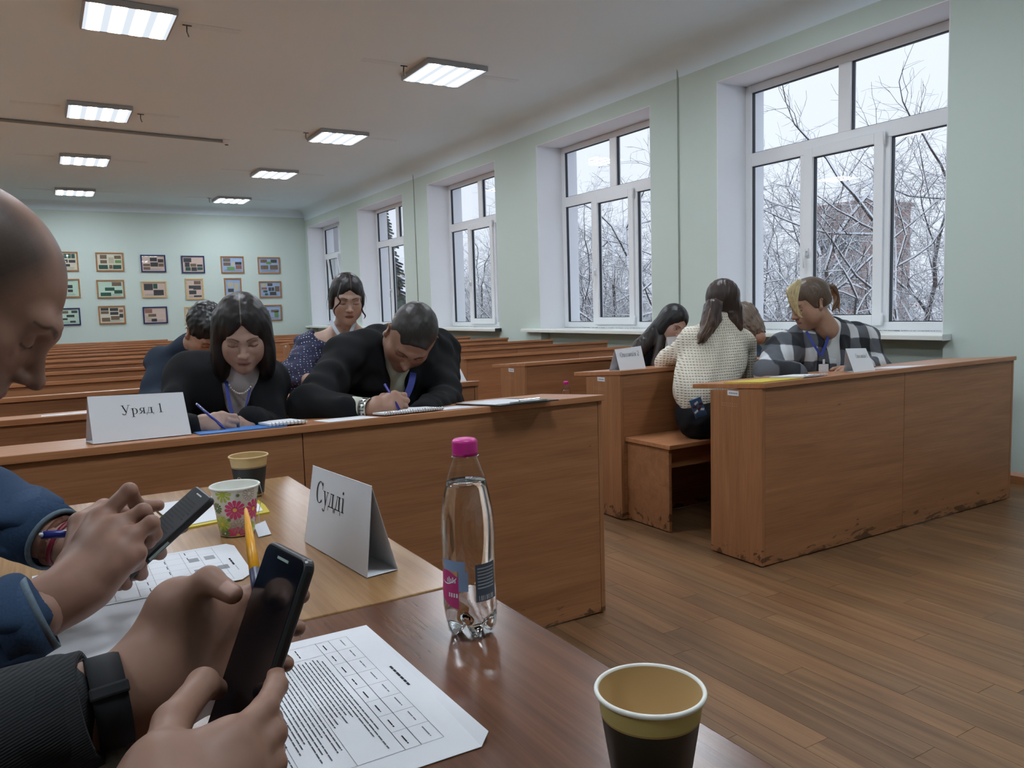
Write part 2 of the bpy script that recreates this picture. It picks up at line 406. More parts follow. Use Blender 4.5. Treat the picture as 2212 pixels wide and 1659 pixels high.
MB().tube([(XL, 9.93, ZC - 0.02), (2.13, 10.45, ZC - 0.02)], 0.018, 8).build('conduit', 'conduit', cd, smooth=True)
MB().lathe([(0.0, -0.055), (0.03, -0.055), (0.045, -0.04), (0.05, -0.02), (0.055, -0.0005), (0, -0.0005)], 24, (2.18, 10.455, ZC)).build('detector_body', 'upvc', cd, smooth=True)
MB().lathe([(0.0, -0.062), (0.022, -0.06), (0.026, -0.05), (0, -0.05)], 16, (2.18, 10.455, ZC)).build('sensor_head', 'gasket', cd, smooth=True)
# ------------------------------------------------------------------ lecture benches
PITCH, Y0 = 0.95, 2.285
def bench(label, x0, x1, y0, top, seat, stick=True):
    t = thing('lecture_bench', label, 'bench', ((x0 + x1) / 2, y0, 0), 'rows of wooden lecture benches')
    th = 0.018; n = max(1, round((x1 - x0) / 1.0)); step = (x1 - x0 - 2 * th) / n
    for i in range(n):
        a = x1 - th - step * (i + 1); b = a + step
        MB().box((a + 0.0012, y0, 0.006), (b - 0.0012, y0 + th, top - 0.024)).build('front_panel', 'bench_panel', t, bevel=0.0012)
    for xa in (x0, x1 - th):
        MB().prism([(y0 - 0.001, 0.006), (y0 + 0.30, 0.006), (y0 + 0.30, top - 0.052), (y0 - 0.001, top - 0.0225)], 0, xa, xa + th).build('end_panel', 'bench_end', t, bevel=0.0012)
    s = -0.072                                      # the writing top falls towards the sitter
    MB().prism([(y0 - 0.012, top - 0.022), (y0 - 0.012, top), (y0 + 0.41, top + 0.422 * s - 0.0), (y0 + 0.41, top + 0.422 * s - 0.022)][::-1], 0, x0 - 0.004, x1 + 0.004).build('desk_top', 'bench_top', t, bevel=0.002)
    MB().box((x0 + th, y0 + 0.28, 0.52), (x1 - th, y0 + 0.295, 0.64)).build('book_shelf_rail', 'bench_panel', t)
    if seat:
        MB().box((x0 + 0.028, y0 - 0.345, 0.427), (x1 - 0.028, y0 - 0.0015, 0.449)).build('seat', 'bench_top', t, bevel=0.002)
        for xa in (x0 + 0.04, (x0 + x1) / 2, x1 - 0.04 - th):
            MB().box((xa, y0 - 0.325, 0.006), (xa + th, y0 - 0.002, 0.4265)).build('seat_support', 'bench_panel', t, bevel=0.0012)
        MB().box((x0 + 0.06, y0 - 0.27, 0.315), ((x0 + x1) / 2 - 0.001, y0 - 0.254, 0.4265)).build('seat_apron', 'bench_panel', t)
        MB().box(((x0 + x1) / 2 + th + 0.001, y0 - 0.27, 0.315), (x1 - 0.06, y0 - 0.254, 0.4265)).build('seat_apron', 'bench_panel', t)
    if stick:
        yy = y0 + 0.13
        st_ = MB().box((x0 - 0.0008, yy, top - 0.066), (x0 - 0.0001, yy + 0.065, top - 0.044)).build('inventory_sticker', 'paper', t, label='small white inventory sticker')
        p = MB()
        for k in range(5): p.box((x0 - 0.0011, yy + 0.008 + k * 0.010, top - 0.058), (x0 - 0.0009, yy + 0.015 + k * 0.010, top - 0.053))
        p.build('sticker_print', 'ink_grey', st_)
        p = MB()                                     # scratched-in number
        for k in range(8):
            for q in range(3): p.box((x0 - 0.0004, yy + 0.01 + k * 0.012 + (q == 1) * 0.004, top - 0.115 + q * 0.006), (x0 - 0.0001, yy + 0.016 + k * 0.012, top - 0.112 + q * 0.006))
        p.build('scratched_number', 'scratch', t)
    return t
plain('scratch', srgb(178, 138, 108), 0.7)
ORD = ['first', 'second', 'third', 'fourth', 'fifth', 'sixth', 'seventh', 'eighth', 'ninth', 'tenth', 'eleventh', 'twelfth', 'thirteenth']
BENCH = {}
BENCH['L0'] = bench('front wooden bench desk holding the sign at its left end, before the writing pair', -2.64, 1.745, Y0, 0.825, False)
BENCH['R0'] = bench('front wooden bench desk on the right, under the plaid shirt and folded name card', 2.594, 4.60, Y0, 0.803, False)
protoL = bench('wooden lecture bench in the left block, second row from the front', -2.64, 1.745, Y0 + PITCH, 0.815, True)
protoR = bench('wooden lecture bench in the right block, second row, with an empty seat end', 2.594, 4.66, Y0 + PITCH, 0.805, True)
for k in range(2, 13):
    o = dup(protoL, (protoL.location.x, Y0 + PITCH * k, 0), 'wooden lecture bench in the left block, %s row from the front' % ORD[k])
    o = dup(protoR, (protoR.location.x + (0.07 if k > 2 else 0), Y0 + PITCH * k, 0), 'wooden lecture bench in the window-side block, %s row from the front' % ORD[k])
# ------------------------------------------------------------------ outside: snow, trees, houses
GZ = -4.2
def snowy(name, bark, thr=0.28, snow=(0.86, 0.88, 0.92), nz=0.35):
    m, nt, b = newmat(name)
    g = nt.nodes.new('ShaderNodeNewGeometry'); sp = nt.nodes.new('ShaderNodeSeparateXYZ'); L(nt, g.outputs['Normal'], sp.inputs[0])
    n = N(nt, 'ShaderNodeTexNoise', Scale=2.6, Detail=3.0); L(nt, coords(nt), n.inputs[0])
    a = N(nt, 'ShaderNodeMath', operation='MULTIPLY_ADD'); L(nt, n.outputs[0], a.inputs[0]); a.inputs[1].default_value = nz * 2; L(nt, sp.outputs[2], a.inputs[2])
    k = ramp(nt, a.outputs[0], [(thr + nz - 0.06, (0, 0, 0)), (thr + nz + 0.06, (1, 1, 1))])
    n2 = N(nt, 'ShaderNodeTexNoise', Scale=9.0, Detail=4.0); L(nt, coords(nt), n2.inputs[0])
    c = ramp(nt, n2.outputs[0], [(0.3, tuple(x * .6 for x in bark)), (0.7, tuple(x * 1.35 for x in bark))])
    L(nt, mixc(nt, k, c, snow), b.inputs['Base Color']); b.inputs['Roughness'].default_value = 0.85
    b.inputs['Specular IOR Level'].default_value = 0.2
snowy('bark_snow', srgb(84, 76, 74), 0.12); snowy('needle_snow', srgb(52, 64, 60), 0.3, nz=0.85)
plain('snow', (0.82, 0.85, 0.9), 0.8, 0.2, 0.05, 3)
plain('berry', srgb(128, 58, 50), 0.5, 0.4, 0.2, 60)
plain('stucco_grey', srgb(150, 152, 156), 0.9, 0.2, 0.1, 30)
plain('brick_far', srgb(150, 122, 114), 0.9, 0.2, 0.12, 4)
plain('far_window', srgb(70, 78, 88), 0.3)
MB().box((XO + 0.01, -30, GZ - 0.3), (110, 130, GZ)).build('snow_ground', 'snow', kind='structure')

def tree_mesh(seed, H=11.0, levels=6, spread=0.75, tr=0.16, lean=0.0, droop=0.0, start=0.18, split=(2, 3)):
    R = random.Random(seed); V = []; F = []; SV = []; SF = []; tips = []
    def seg(p, q, r0, r1, n):
        d = q - p; ln = np.linalg.norm(d); d = d / ln
        u = np.array([0, 0, 1.0]) if abs(d[2]) < .9 else np.array([1.0, 0, 0])
        a = np.cross(d, u); a /= np.linalg.norm(a); b = np.cross(a, d)
        o = len(V)
        for (c, r) in ((p, r0), (q, r1)):
            for k in range(n):
                t = 2 * math.pi * (k + .5) / n; V.append(c + r * (a * math.cos(t) + b * math.sin(t)))
        F.extend((o+k, o+(k+1) % n, o+n+(k+1) % n, o+n+k) for k in range(n))
        if r0 > 0.011 and abs(d[2]) < 0.93:             # a ridge of snow lying along the upper side
            o = len(SV); up = b * (1 if b[2] > 0 else -1)
            for (c, r) in ((p, r0), (q, r1)):
                w_ = min(r * 0.95, 0.05); h_ = 0.012 + 0.30 * w_
                SV.extend([c + a * w_ + up * r * .35, c + up * (r + h_), c - a * w_ + up * r * .35])
            SF.extend([(o, o+1, o+4, o+3), (o+1, o+2, o+5, o+4)])
    def grow(p, d, ln, r, lv):
        ns = 4 if lv <= 1 else (3 if lv < 4 else 2)
        n = 6 if lv == 0 else (5 if lv == 1 else 3)
        r1 = r * (0.62 if lv else 0.55)
        pts = [p]
        for i in range(ns):
            j = np.array([R.gauss(0, 1), R.gauss(0, 1), R.gauss(0, .7)]) * (0.10 if lv == 0 else 0.22)
            d = d + j; d[2] += (0.05 if lv < 3 else -droop); d = d / np.linalg.norm(d)
            q = pts[-1] + d * (ln / ns)
            seg(pts[-1], q, r + (r1 - r) * i / ns, r + (r1 - r) * (i + 1) / ns, n); pts.append(q)
        if lv >= levels: tips.append(pts[-1]); return
        kids = R.randint(*split) + (2 if lv == 0 else 0) + (1 if lv == 1 else 0)
        for k in range(kids):
            t = (start + (1 - start) * (k + R.random()) / kids) if lv < 2 else R.uniform(0.3, 1.0)
            f = t * ns; i = min(int(f), ns - 1); c = pts[i] + (pts[i+1] - pts[i]) * (f - i)
            ax = np.array([R.gauss(0, 1), R.gauss(0, 1), R.gauss(0, .5)]); ax -= d * (ax @ d); ax /= np.linalg.norm(ax) + 1e-6
            nd = d * R.uniform(.35, .8) + ax * R.uniform(spread * .7, spread * 1.2); nd /= np.linalg.norm(nd)
            grow(c, nd, ln * R.uniform(.52, .78), max(0.0045, (r + (r1 - r) * t) * R.uniform(.5, .68)), lv + 1)
        grow(pts[-1], d, ln * .7, max(0.0045, r1), lv + 1)
    grow(np.array([0, 0, 0.0]), _n(np.array([lean, lean * .4, 1.0])), H * 0.42, tr, 0)
    def mk(nm, v, f, mat, sm=True):
        me = bpy.data.meshes.new(nm); me.from_pydata([tuple(x) for x in v], [], f); me.materials.append(MATS[mat])
        me.polygons.foreach_set('use_smooth', [sm] * len(f)); return me
    return mk('branches', V, F, 'bark_snow'), mk('snow_cover', SV, SF, 'snow'), tips
def berries(tips, n, seed):
    R = random.Random(seed); mb = MB()
    for t in R.sample(tips, min(n, len(tips))):
        for k in range(R.randint(2, 5)):
            c = t + np.array([R.gauss(0, .03), R.gauss(0, .03), -abs(R.gauss(0.02, .025))]); r = R.uniform(.010, .017)
            mb.add([c + np.array(o) * r for o in ((1,0,0),(-1,0,0),(0,1,0),(0,-1,0),(0,0,1),(0,0,-1))],
                   [(0,2,4),(2,1,4),(1,3,4),(3,0,4),(2,0,5),(1,2,5),(3,1,5),(0,3,5)])
    me = bpy.data.meshes.new('berries'); me.from_pydata(mb.v, [], mb.f); me.materials.append(MATS['berry']); return me
PROTO = []
for i, a in enumerate([dict(seed=11, H=10.5, spread=.8, tr=.15), dict(seed=5, H=9.0, spread=.95, tr=.13, droop=.05, start=.1), dict(seed=23, H=12, spread=.65, tr=.17), dict(seed=42, H=8, spread=1.0, tr=.12, droop=.09, start=.08)]):
    b_, s_, t_ = tree_mesh(**a); PROTO.append((b_, s_, berries(t_, 120, i) if i in (1, 3) else None))
def place(pi, x, y, rz, sc, label, group, dz=0.0):
    t = thing('snowy_tree', label, 'tree', (x, y, GZ + dz), group); t.rotation_euler = (0, 0, rz); t.scale = (sc, sc, sc)
    b_, s_, be = PROTO[pi]
    for nm, me in (('branches', b_), ('snow_cover', s_), ('berries', be)):
        if me is None: continue
        o = bpy.data.objects.new(nm, me); COL.objects.link(o); o.parent = t
        if nm != 'branches': o['kind'] = 'stuff'
NEAR = [(0, 14.6, 9.1, 0.3, .8, 'tall bare tree with thick snowy trunk behind the right pane of the large window'),
        (1, 13.2, 11.3, 1.9, .95, 'snow-laden berry tree behind the left pane of the large window'),
        (3, 12.6, 9.5, 4.0, .75, 'low spreading berry tree close behind the middle pane of the large window'),
        (2, 18.5, 13.5, 2.2, .8, 'tall thin snowy tree seen in the middle of the large window'),
        (3, 11.8, 13.8, 0.9, 1.0, 'dense berry tree at the right edge of the second window'),
        (1, 13.2, 17.6, 3.3, .95, 'spreading snowy tree with slanting boughs in the second window'),
        (0, 17.5, 23.2, 5.1, .8, 'snowy tree behind the left pane of the second window'),
        (2, 12.5, 22.8, 1.1, .62, 'thin-twigged snowy tree in the third window')]
for a in NEAR: place(*a, 'snowy trees outside the windows')
R_ = random.Random(9)
for k in range(26):
    u = 0.62 + 1.55 * (k % 13) / 12 + R_.uniform(-.05, .05); X_ = R_.uniform(21, 27) + (k // 13) * 9
    place(k % 4, X_, X_ * u, R_.uniform(0, 6.28), R_.uniform(.8, 1.02), 'snow-covered bare tree in the wood far behind the windows', 'snowy wood far outside')
# spruces with snow on their boughs
def spruce_mesh(seed, H=9.5, rad=1.9):
    R = random.Random(seed); tr = MB(); tr.tube([(0, 0, 0), (0, 0, H * .5), (0, 0, H)], [.16, .09, .015], 7); V = []; F = []
    z = H * .1
    while z < H * .985:
        f = 1 - z / H; ln = rad * (f ** .8) + .12; nb = 11 if f > .3 else 7; a0 = R.uniform(0, 6.28)
        for k in range(nb):
            a = a0 + 2 * math.pi * k / nb + R.uniform(-.2, .2); l_ = ln * R.uniform(.75, 1.1); w_ = .07 + .10 * l_
            dx, dy = math.cos(a), math.sin(a); px, py = -dy, dx; o = len(V); ns = 5
            for i in range(ns + 1):
                t = i / ns; rr = l_ * t; dz = -l_ * (.30 * t + .28 * t * t) + .05 * l_ * math.sin(7 * t)
                ww = w_ * (math.sin(math.pi * min(1, t * .85 + .12)) ** .7) * R.uniform(.6, 1.25) + .01
                V += [(dx*rr + px*ww, dy*rr + py*ww, z + dz - .35*ww), (dx*rr, dy*rr, z + dz + .05), (dx*rr - px*ww, dy*rr - py*ww, z + dz - .35*ww)]
            for i in range(ns):
                b0 = o + 3 * i; F += [(b0, b0+1, b0+4, b0+3), (b0+1, b0+2, b0+5, b0+4)]
        z += .10 + .05 * f
    me = bpy.data.meshes.new('boughs'); me.from_pydata(V, [], F); me.materials.append(MATS['needle_snow'])
    return tr, me
for (x_, y_, sc, sd, lb) in ((11.1, 27.6, 1.0, 1, 'snowy spruce filling the fourth window'), (9.2, 25.0, .9, 2, 'dark snow-laden spruce at the right of the fourth window'), (14.0, 28.0, .55, 3, 'small snowy spruce low in the third window')):
    t = thing('spruce', lb, 'tree', (x_, y_, GZ), 'snowy spruces'); t.scale = (sc,) * 3
    tr, me = spruce_mesh(sd)
    o = tr.build('trunk', 'bark_snow'); o.parent = t
    o = bpy.data.objects.new('boughs', me); COL.objects.link(o); o.parent = t
def block(name, label, lo, hi, wall, rows, cols, face, roof):
    t = thing(name, label, 'building', ((lo[0]+hi[0])/2, (lo[1]+hi[1])/2, lo[2]))
    MB().box(lo, hi).build('wall', wall, t)
    MB().box((lo[0]-.3, lo[1]-.3, hi[2]), (hi[0]+.3, hi[1]+.3, hi[2] + .35)).build('roof', roof, t)
    for r in range(rows):
        for c in range(cols):
            zz = lo[2] + 1.2 + r * 3.0; 
            if face == 'x': yy = lo[1] + (c + .3) * (hi[1]-lo[1]) / cols; a, b = (lo[0] - .06, yy, zz), (lo[0] + .02, yy + 1.3, zz + 1.6)
            else: xx = lo[0] + (c + .3) * (hi[0]-lo[0]) / cols; a, b = (xx, lo[1] - .06, zz), (xx + 1.3, lo[1] + .02, zz + 1.6)
            MB().box(a, b).build('window', 'far_window', t)
block('apartment_block', 'far reddish apartment block showing above the trees in the large window', (72, 50.5, GZ), (80, 56, 10.6), 'brick_far', 4, 5, 'x', 'brick_far')
block('building_wing', 'grey rendered building wing seen through the farthest window', (6.4, 33, GZ), (11.3, 42, 8.5), 'stucco_grey', 4, 2, 'y', 'snow')
# ------------------------------------------------------------------ lettering (serif, as printed on the cards)
def glyph(ch):
    Q = []                                           # list of polygons in em units, x-height .64, caps 1
    W_, T = 0.105, 0.036
    stem = lambda x, y0, y1, w=W_: Q.append([(x, y0), (x + w, y0), (x + w, y1), (x, y1)])
    bar = lambda x0, x1, y, h=T: Q.append([(x0, y), (x1, y), (x1, y + h), (x0, y + h)])
    def diag(x0, y0, x1, y1, w): Q.append([(x0, y0), (x0 + w, y0), (x1 + w, y1), (x1, y1)])
    def ring(cx, cy, rx, ry, a0=0, a1=360, ts=W_, tt=T):
        n = max(6, int((a1 - a0) / 12))
        for i in range(n):
            q = []
            for a in (a0 + (a1 - a0) * i / n, a0 + (a1 - a0) * (i + 1) / n):
                c, s = math.cos(math.radians(a)), math.sin(math.radians(a)); q.append((c, s))
            o = [(cx + rx * c, cy + ry * s) for c, s in q]; ii = [(cx + (rx - ts) * c, cy + (ry - tt) * s) for c, s in q]
            Q.append([o[0], o[1], ii[1], ii[0]])
    x = 0.64
    if ch == 'У':
        diag(.06, 1, .36, .22, .12); diag(.66, 1, .34, .1, .045); ring(.22, .13, .17, .14, 180, 350, .07, .05); bar(-.02, .28, .97); bar(.55, .84, .97); return Q, .82
    if ch == 'у':
        diag(.05, x, .26, .02, .1); diag(.47, x, .2, -.2, .04); ring(.12, -.2, .13, .11, 170, 350, .06, .045); bar(-.02, .22, x - T); bar(.38, .6, x - T); return Q, .58
    if ch == 'р':
        stem(.1, -.3, x); bar(.0, .3, -.3); bar(0, .12, x - .05, .04); ring(.3, x / 2, .27, x / 2 + .01, -150, 150); return Q, .64
    if ch == 'я':
        stem(.4, 0, x); bar(.32, .6, 0); bar(.25, .6, x - T); ring(.34, .46, .26, .19, 90, 270); bar(.3, .42, .27); diag(.06, 0, .27, .28, .1); bar(-.02, .2, 0); return Q, .62
    if ch == 'д':
        diag(.1, .03, .26, x, .04); stem(.42, .03, x); bar(.2, .6, x - T); bar(0, .64, 0, .045); stem(0, -.17, .03, .04); stem(.6, -.17, .03, .04); return Q, .68
    if ch == '1': stem(.17, 0, 1, .1); bar(.06, .4, 0); diag(.03, .86, .18, .98, .05); return Q, .48
    if ch == '2':
        ring(.27, .72, .25, .28, -20, 165, .1, .04); diag(.02, .04, .4, .62, .11); bar(.02, .54, 0, .08); return Q, .56
    if ch == 'С': ring(.42, .5, .4, .52, 42, 318, .12, .04); stem(.68, .66, .98, .045); stem(.68, .05, .2, .035); return Q, .82
    if ch == 'О': ring(.44, .5, .42, .52, 0, 360, .12, .04); return Q, .92
    if ch == 'о': ring(.3, x / 2, .28, x / 2 + .015); return Q, .62
    if ch == 'і': stem(.11, 0, x); bar(.02, .31, 0); bar(.02, .14, x - T); ring(.16, .86, .07, .07, 0, 360, .07, .07); return Q, .34
    if ch == 'п': stem(.09, 0, x); stem(.42, 0, x); bar(0, .62, x - T); bar(0, .29, 0); bar(.33, .62, 0); return Q, .66
    if ch == 'и': stem(.09, 0, x); stem(.44, 0, x); diag(.15, .08, .42, x - .1, .07); [bar(a, b, y) for a, b in ((0, .29), (.36, .64)) for y in (0, x - T)]; return Q, .68
    if ch == 'ц': stem(.09, 0, x); stem(.42, 0, x); bar(.1, .62, 0); bar(0, .28, x - T); bar(.34, .6, x - T); stem(.58, -.17, .04, .04); return Q, .66
    if ch == 'з': ring(.2, .49, .2, .165, -80, 150, .09, .035); ring(.2, .17, .23, .185, -150, 80, .1, .035); return Q, .5
    return Q, .34
def write(name, text, o, u, v, size, parent, mat='ink', sx=1.0):
    o, u, v = (np.array(a, float) for a in (o, u, v)); u = _n(u); v = _n(v); mb = MB(); x = 0.0
    for ch in text:
        Q, adv = glyph(ch)
        for q in Q: mb.add([o + u * (x + px) * size * sx + v * py * size for px, py in q], [tuple(range(len(q)))])
        x += adv + .03
    return mb.build(name, mat, parent)
def text_width(text): return sum(glyph(c)[1] + .03 for c in text)

def tent(label, A, B, C, D, E, F, text, size, tx, ty, group='folded name cards', sx=1.0):
    # A,B front bottom left/right; C,D top left/right; E,F back bottom left/right
    A, B, C, D, E, F = (np.array(p, float) for p in (A, B, C, D, E, F))
    t = thing('name_card', label, 'name card', (A + B + E + F) / 4, group)
    th = 0.0006; n8 = 6
    def sheet(nm, p, q, r, s):                       # slightly twisted faces are split so print lies flat on them
        f = lambda a, b: p*(1-a)*(1-b) + q*a*(1-b) + r*a*b + s*(1-a)*b
        n = _n(np.cross(q - p, s - p)) * th; V = [f(i/n8, j/n8) for j in range(n8+1) for i in range(n8+1)]; m = len(V); w_ = n8 + 1
        V += [v - n for v in V]; g = [(j*w_+i, j*w_+i+1, (j+1)*w_+i+1, (j+1)*w_+i) for j in range(n8) for i in range(n8)]
        F = g + [tuple(m + k for k in q_[::-1]) for q_ in g]
        for i in range(n8):
            for a, b in ((i, i+1), (n8*w_+i+1, n8*w_+i), ((i+1)*w_, i*w_), (i*w_+n8, (i+1)*w_+n8)): F.append((b, a, a+m, b+m))
        MB().add(V, F).build(nm, 'paper', t)
    sheet('front_face', A, B, D, C); sheet('back_face', F, E, C, D)
    up = np.array([0, 0, .0006]); sheet('base_flap', A + up, E + up, F + up, B + up)
    if text:
        n = _n(np.cross(B - A, C - A)) * .0007
        lu, lv = np.linalg.norm(B - A), np.linalg.norm(C - A); w_ = text_width(text) * size * sx; x = lu * tx - w_ / 2; mb = MB()
        for ch in text:
            Q, adv = glyph(ch)
            for q in Q:
                V = []
                for gx, gy in q:
                    a, b = (x + gx * size * sx) / lu, (lv * ty + gy * size) / lv
                    V.append(A*(1-a)*(1-b) + B*a*(1-b) + D*a*b + C*(1-a)*b + n)
                mb.add(V, [tuple(range(len(V)))])
            x += (adv + .03) * size * sx
        mb.build('lettering', 'ink', t, kind='stuff')
    return t
V3 = lambda *a: np.array(a, float)
tent('white folded card lettered Уряд 1 on the left front bench', V3(.0985, 2.36, .8208), V3(.346, 2.36, .8208), onY(188, 857, 2.43), onY(395, 847, 2.43), V3(.088, 2.52, .809), V3(.365, 2.52, .809), 'Уряд 1', .029, .54, .56)
_a, _b, _c = onZ(658, 1170, .751), onZ(793, 1249, .751), onZ(860, 1231, .751)
_d = _a + (_c - _b)
_t1 = onY(803, 1050, float((_b[1] + _c[1]) / 2)); _t0 = onY(676, 1005, float((_a[1] + _d[1]) / 2))
tent('white folded card lettered Судді on the light table', _a, _b, _t0, _t1, _d, _c, 'Судді', .036, .37, .57, sx=1.05)
zr = lambda y, y0, top: top - .072 * (y - y0 + .012)     # height of a sloping bench top
z1 = lambda y: zr(y, 3.235, .805); z0 = lambda y: zr(y, 2.285, .803); zl = lambda y: zr(y, 2.285, .825); zl1 = lambda y: zr(y, 3.235, .815)
tent('white folded card lettered Опозиція 2 on the second-row bench', V3(2.634, 3.285, z1(3.285) + .0005), V3(2.815, 3.285, z1(3.285) + .0005), V3(2.637, 3.33, .912), V3(2.82, 3.33, .922), V3(2.64, 3.385, z1(3.385) + .0005), V3(2.83, 3.385, z1(3.385) + .0005), 'Опозиція 2', .026, .5, .6, sx=.8)
tent('white folded card lettered Опозиція 1 before the plaid shirt', V3(3.262, 2.325, z0(2.325) + .0005), V3(3.425, 2.325, z0(2.325) + .0005), V3(3.30, 2.40, .909), V3(3.455, 2.40, .903), V3(3.39, 2.475, z0(2.475) + .0005), V3(3.55, 2.475, z0(2.475) + .0005), 'Опозиція 1', .024, .62, .58, sx=.62)
tent('blank side of a white folded card half hidden behind the dark coat', V3(1.60, 3.29, zl1(3.29) + .0005), V3(1.715, 3.29, zl1(3.29) + .0005), V3(1.58, 3.35, .917), V3(1.69, 3.35, .917), V3(1.60, 3.41, zl1(3.41) + .0005), V3(1.72, 3.41, zl1(3.41) + .0005), '', .02, .5, .5)
tent('white folded card half hidden behind the knitted sleeve', V3(3.12, 3.42, z1(3.42) + .0005), V3(3.30, 3.42, z1(3.42) + .0005), V3(3.125, 3.46, .955), V3(3.30, 3.46, .955), V3(3.14, 3.52, z1(3.52) + .0005), V3(3.32, 3.52, z1(3.52) + .0005), '', .02, .5, .5)

# ------------------------------------------------------------------ tables
def table(label, x0, x1, y0, y1, mat, legmat):
    t = thing('table', label, 'table', ((x0 + x1) / 2, (y0 + y1) / 2, 0))
    MB().box((x0, y0, .726), (x1, y1, .75)).build('table_top', mat, t, bevel=.0025)
    for xa in (x0 + .04, x1 - .075):
        for ya in (y0 + .03, y1 - .065): MB().box((xa, ya, 0.001), (xa + .035, ya + .035, .7255)).build('leg', legmat, t)
    MB().box((x0 + .076, y1 - .06, .45), (x1 - .076, y1 - .042, .7255)).build('modesty_panel', mat, t)
plain('table_leg', srgb(60, 58, 58), .4)
table('light oak table with cups and folded card in front of the benches', -.22, .505, 1.003, 1.945, 'light_table', 'table_leg')
table('dark reddish-brown table under the bottle and printed form', -.22, .515, -.30, .998, 'dark_table', 'table_leg')

# ------------------------------------------------------------------ papers
def sheet(name, label, pts, z, cat='paper', mat='paper', th=.0007, group=None):
    mb = MB(); n = len(pts)
    if hasattr(z, '__len__'): zs = list(z)
    else: zs = [z] * n
    P = [(x, y, q) for (x, y), q in zip(pts, zs)] + [(x, y, q + th) for (x, y), q in zip(pts, zs)]
    mb.add(P, [tuple(range(n))[::-1], tuple(range(n, 2 * n))] + [(i, (i+1) % n, n + (i+1) % n, n + i) for i in range(n)])
    return tag(mb.build(name, mat, fix=True), label, cat, group)
def printing(parent, o, u, v, items, z):
    # items: (x0,y0,x1,y1,mat) in sheet metres, u along the text, v up the page
    for mat in sorted({i[4] for i in items}):
        mb = MB()
        for x0, y0, x1, y1, m_ in items:
            if m_ != mat: continue
            f = lambda x, y: (o[0] + u[0]*x + v[0]*y, o[1] + u[1]*x + v[1]*y, z)
            mb.add([f(x0, y0), f(x1, y0), f(x1, y1), f(x0, y1)], [(0, 1, 2, 3)])
        mb.build('printed_text', mat, parent, kind='stuff')
def textline(R, x0, x1, y, h=.0015, out=None, mat='ink'):
    x = x0
    while x < x1:
        w_ = min(R.uniform(.006, .018), x1 - x); out.append((x, y, x + w_, y + h, mat)); x += w_ + .0011
def grid(out, x0, x1, y0, y1, nx, ny, t=.0005):
    for i in range(nx + 1): x = x0 + (x1 - x0) * i / nx; out.append((x, y0, x + t, y1, 'ink_grey'))
    for j in range(ny + 1): y = y0 + (y1 - y0) * j / ny; out.append((x0, y, x1, y + t, 'ink_grey'))
plain('ink_body', srgb(84, 86, 92), .8, .2)
R = random.Random(4)
form = sheet('printed_form', 'white printed form full of small text on the dark table', [(.118, .612), (.318, .606), (.333, .62), (.33, .935), (.118, .938)], [.7505, .7505, .754, .7505, .7505])
it = []                                              # text runs towards the camera, page top towards the windows
textline(R, .128, .182, .191, .0028, it)
grid(it, .02, .295, .155, .178, 8, 1); grid(it, .02, .295, .139, .155, 8, 1)
for k in range(8):
    textline(R, .026 + k * .0344, .046 + k * .0344, .168, .0013, it, 'ink_grey'); textline(R, .03 + k * .0344, .046 + k * .0344, .145, .0014, it)
y = .131
for blk in range(3):
    for k in range(9 if blk < 2 else 7):
        textline(R, .062 + R.uniform(0, .01), R.uniform(.2, .285), y, .0013, it, 'ink_body'); y -= .0043
    textline(R, .026, .05, y + .02, .0013, it); y -= .003
grid(it, .02, .295, .002, .139, 1, 3)
it.append((.056, .002, .0565, .139, 'ink_grey'))
for k in range(6): textline(R, .2, .285, .012 + k * .0042, .0014, it)
printing(form, (.118, .935), (0, -1), (1, 0), it, .7515)
f2 = sheet('printed_form', 'white score sheet with grey boxes under the pointing hand', [(-.04, 1.215), (.235, 1.21), (.256, 1.235), (.262, 1.40), (.252, 1.42), (-.04, 1.425)], .7515)
it = []
for (xa, ya) in ((.055, .22), (.055, .245), (.12, .22), (.12, .255)): it.append((xa, ya, xa + .022, ya + .016, 'ink_hatch'))
grid(it, .01, .20, .135, .265, 6, 5); grid(it, .01, .20, .01, .135, 3, 4)
for k in range(14): textline(R, .015 + (k % 6) * .031, .030 + (k % 6) * .031, .15 + (k // 6) * .035, .0014, it)
textline(R, .09, .13, .278, .003, it); textline(R, .135, .16, .28, .001, it, 'ink_grey')
printing(f2, (-.04, 1.42), (0, -1), (1, 0), it, .7524)
sheet('paper_sheet', 'blank white sheet lying under the folded phone arms on the light table', [(-.07, 1.004), (.215, 1.01), (.222, 1.225), (-.07, 1.225)], .7502)
plain('yellow_card', srgb(196, 176, 52), .6); plain('blue_card', srgb(60, 120, 190), .45)
sheet('folder', 'yellow paper folder behind the flowered cup', [(.205, 1.572), (.372, 1.597), (.378, 1.665), (.375, 1.80), (.20, 1.80)], .7502, 'folder', 'yellow_card', .003)
sheet('paper_sheet', 'white sheet lying on the yellow folder behind the flowered cup', [(.195, 1.585), (.362, 1.612), (.368, 1.672), (.365, 1.815), (.175, 1.815)], .7536)
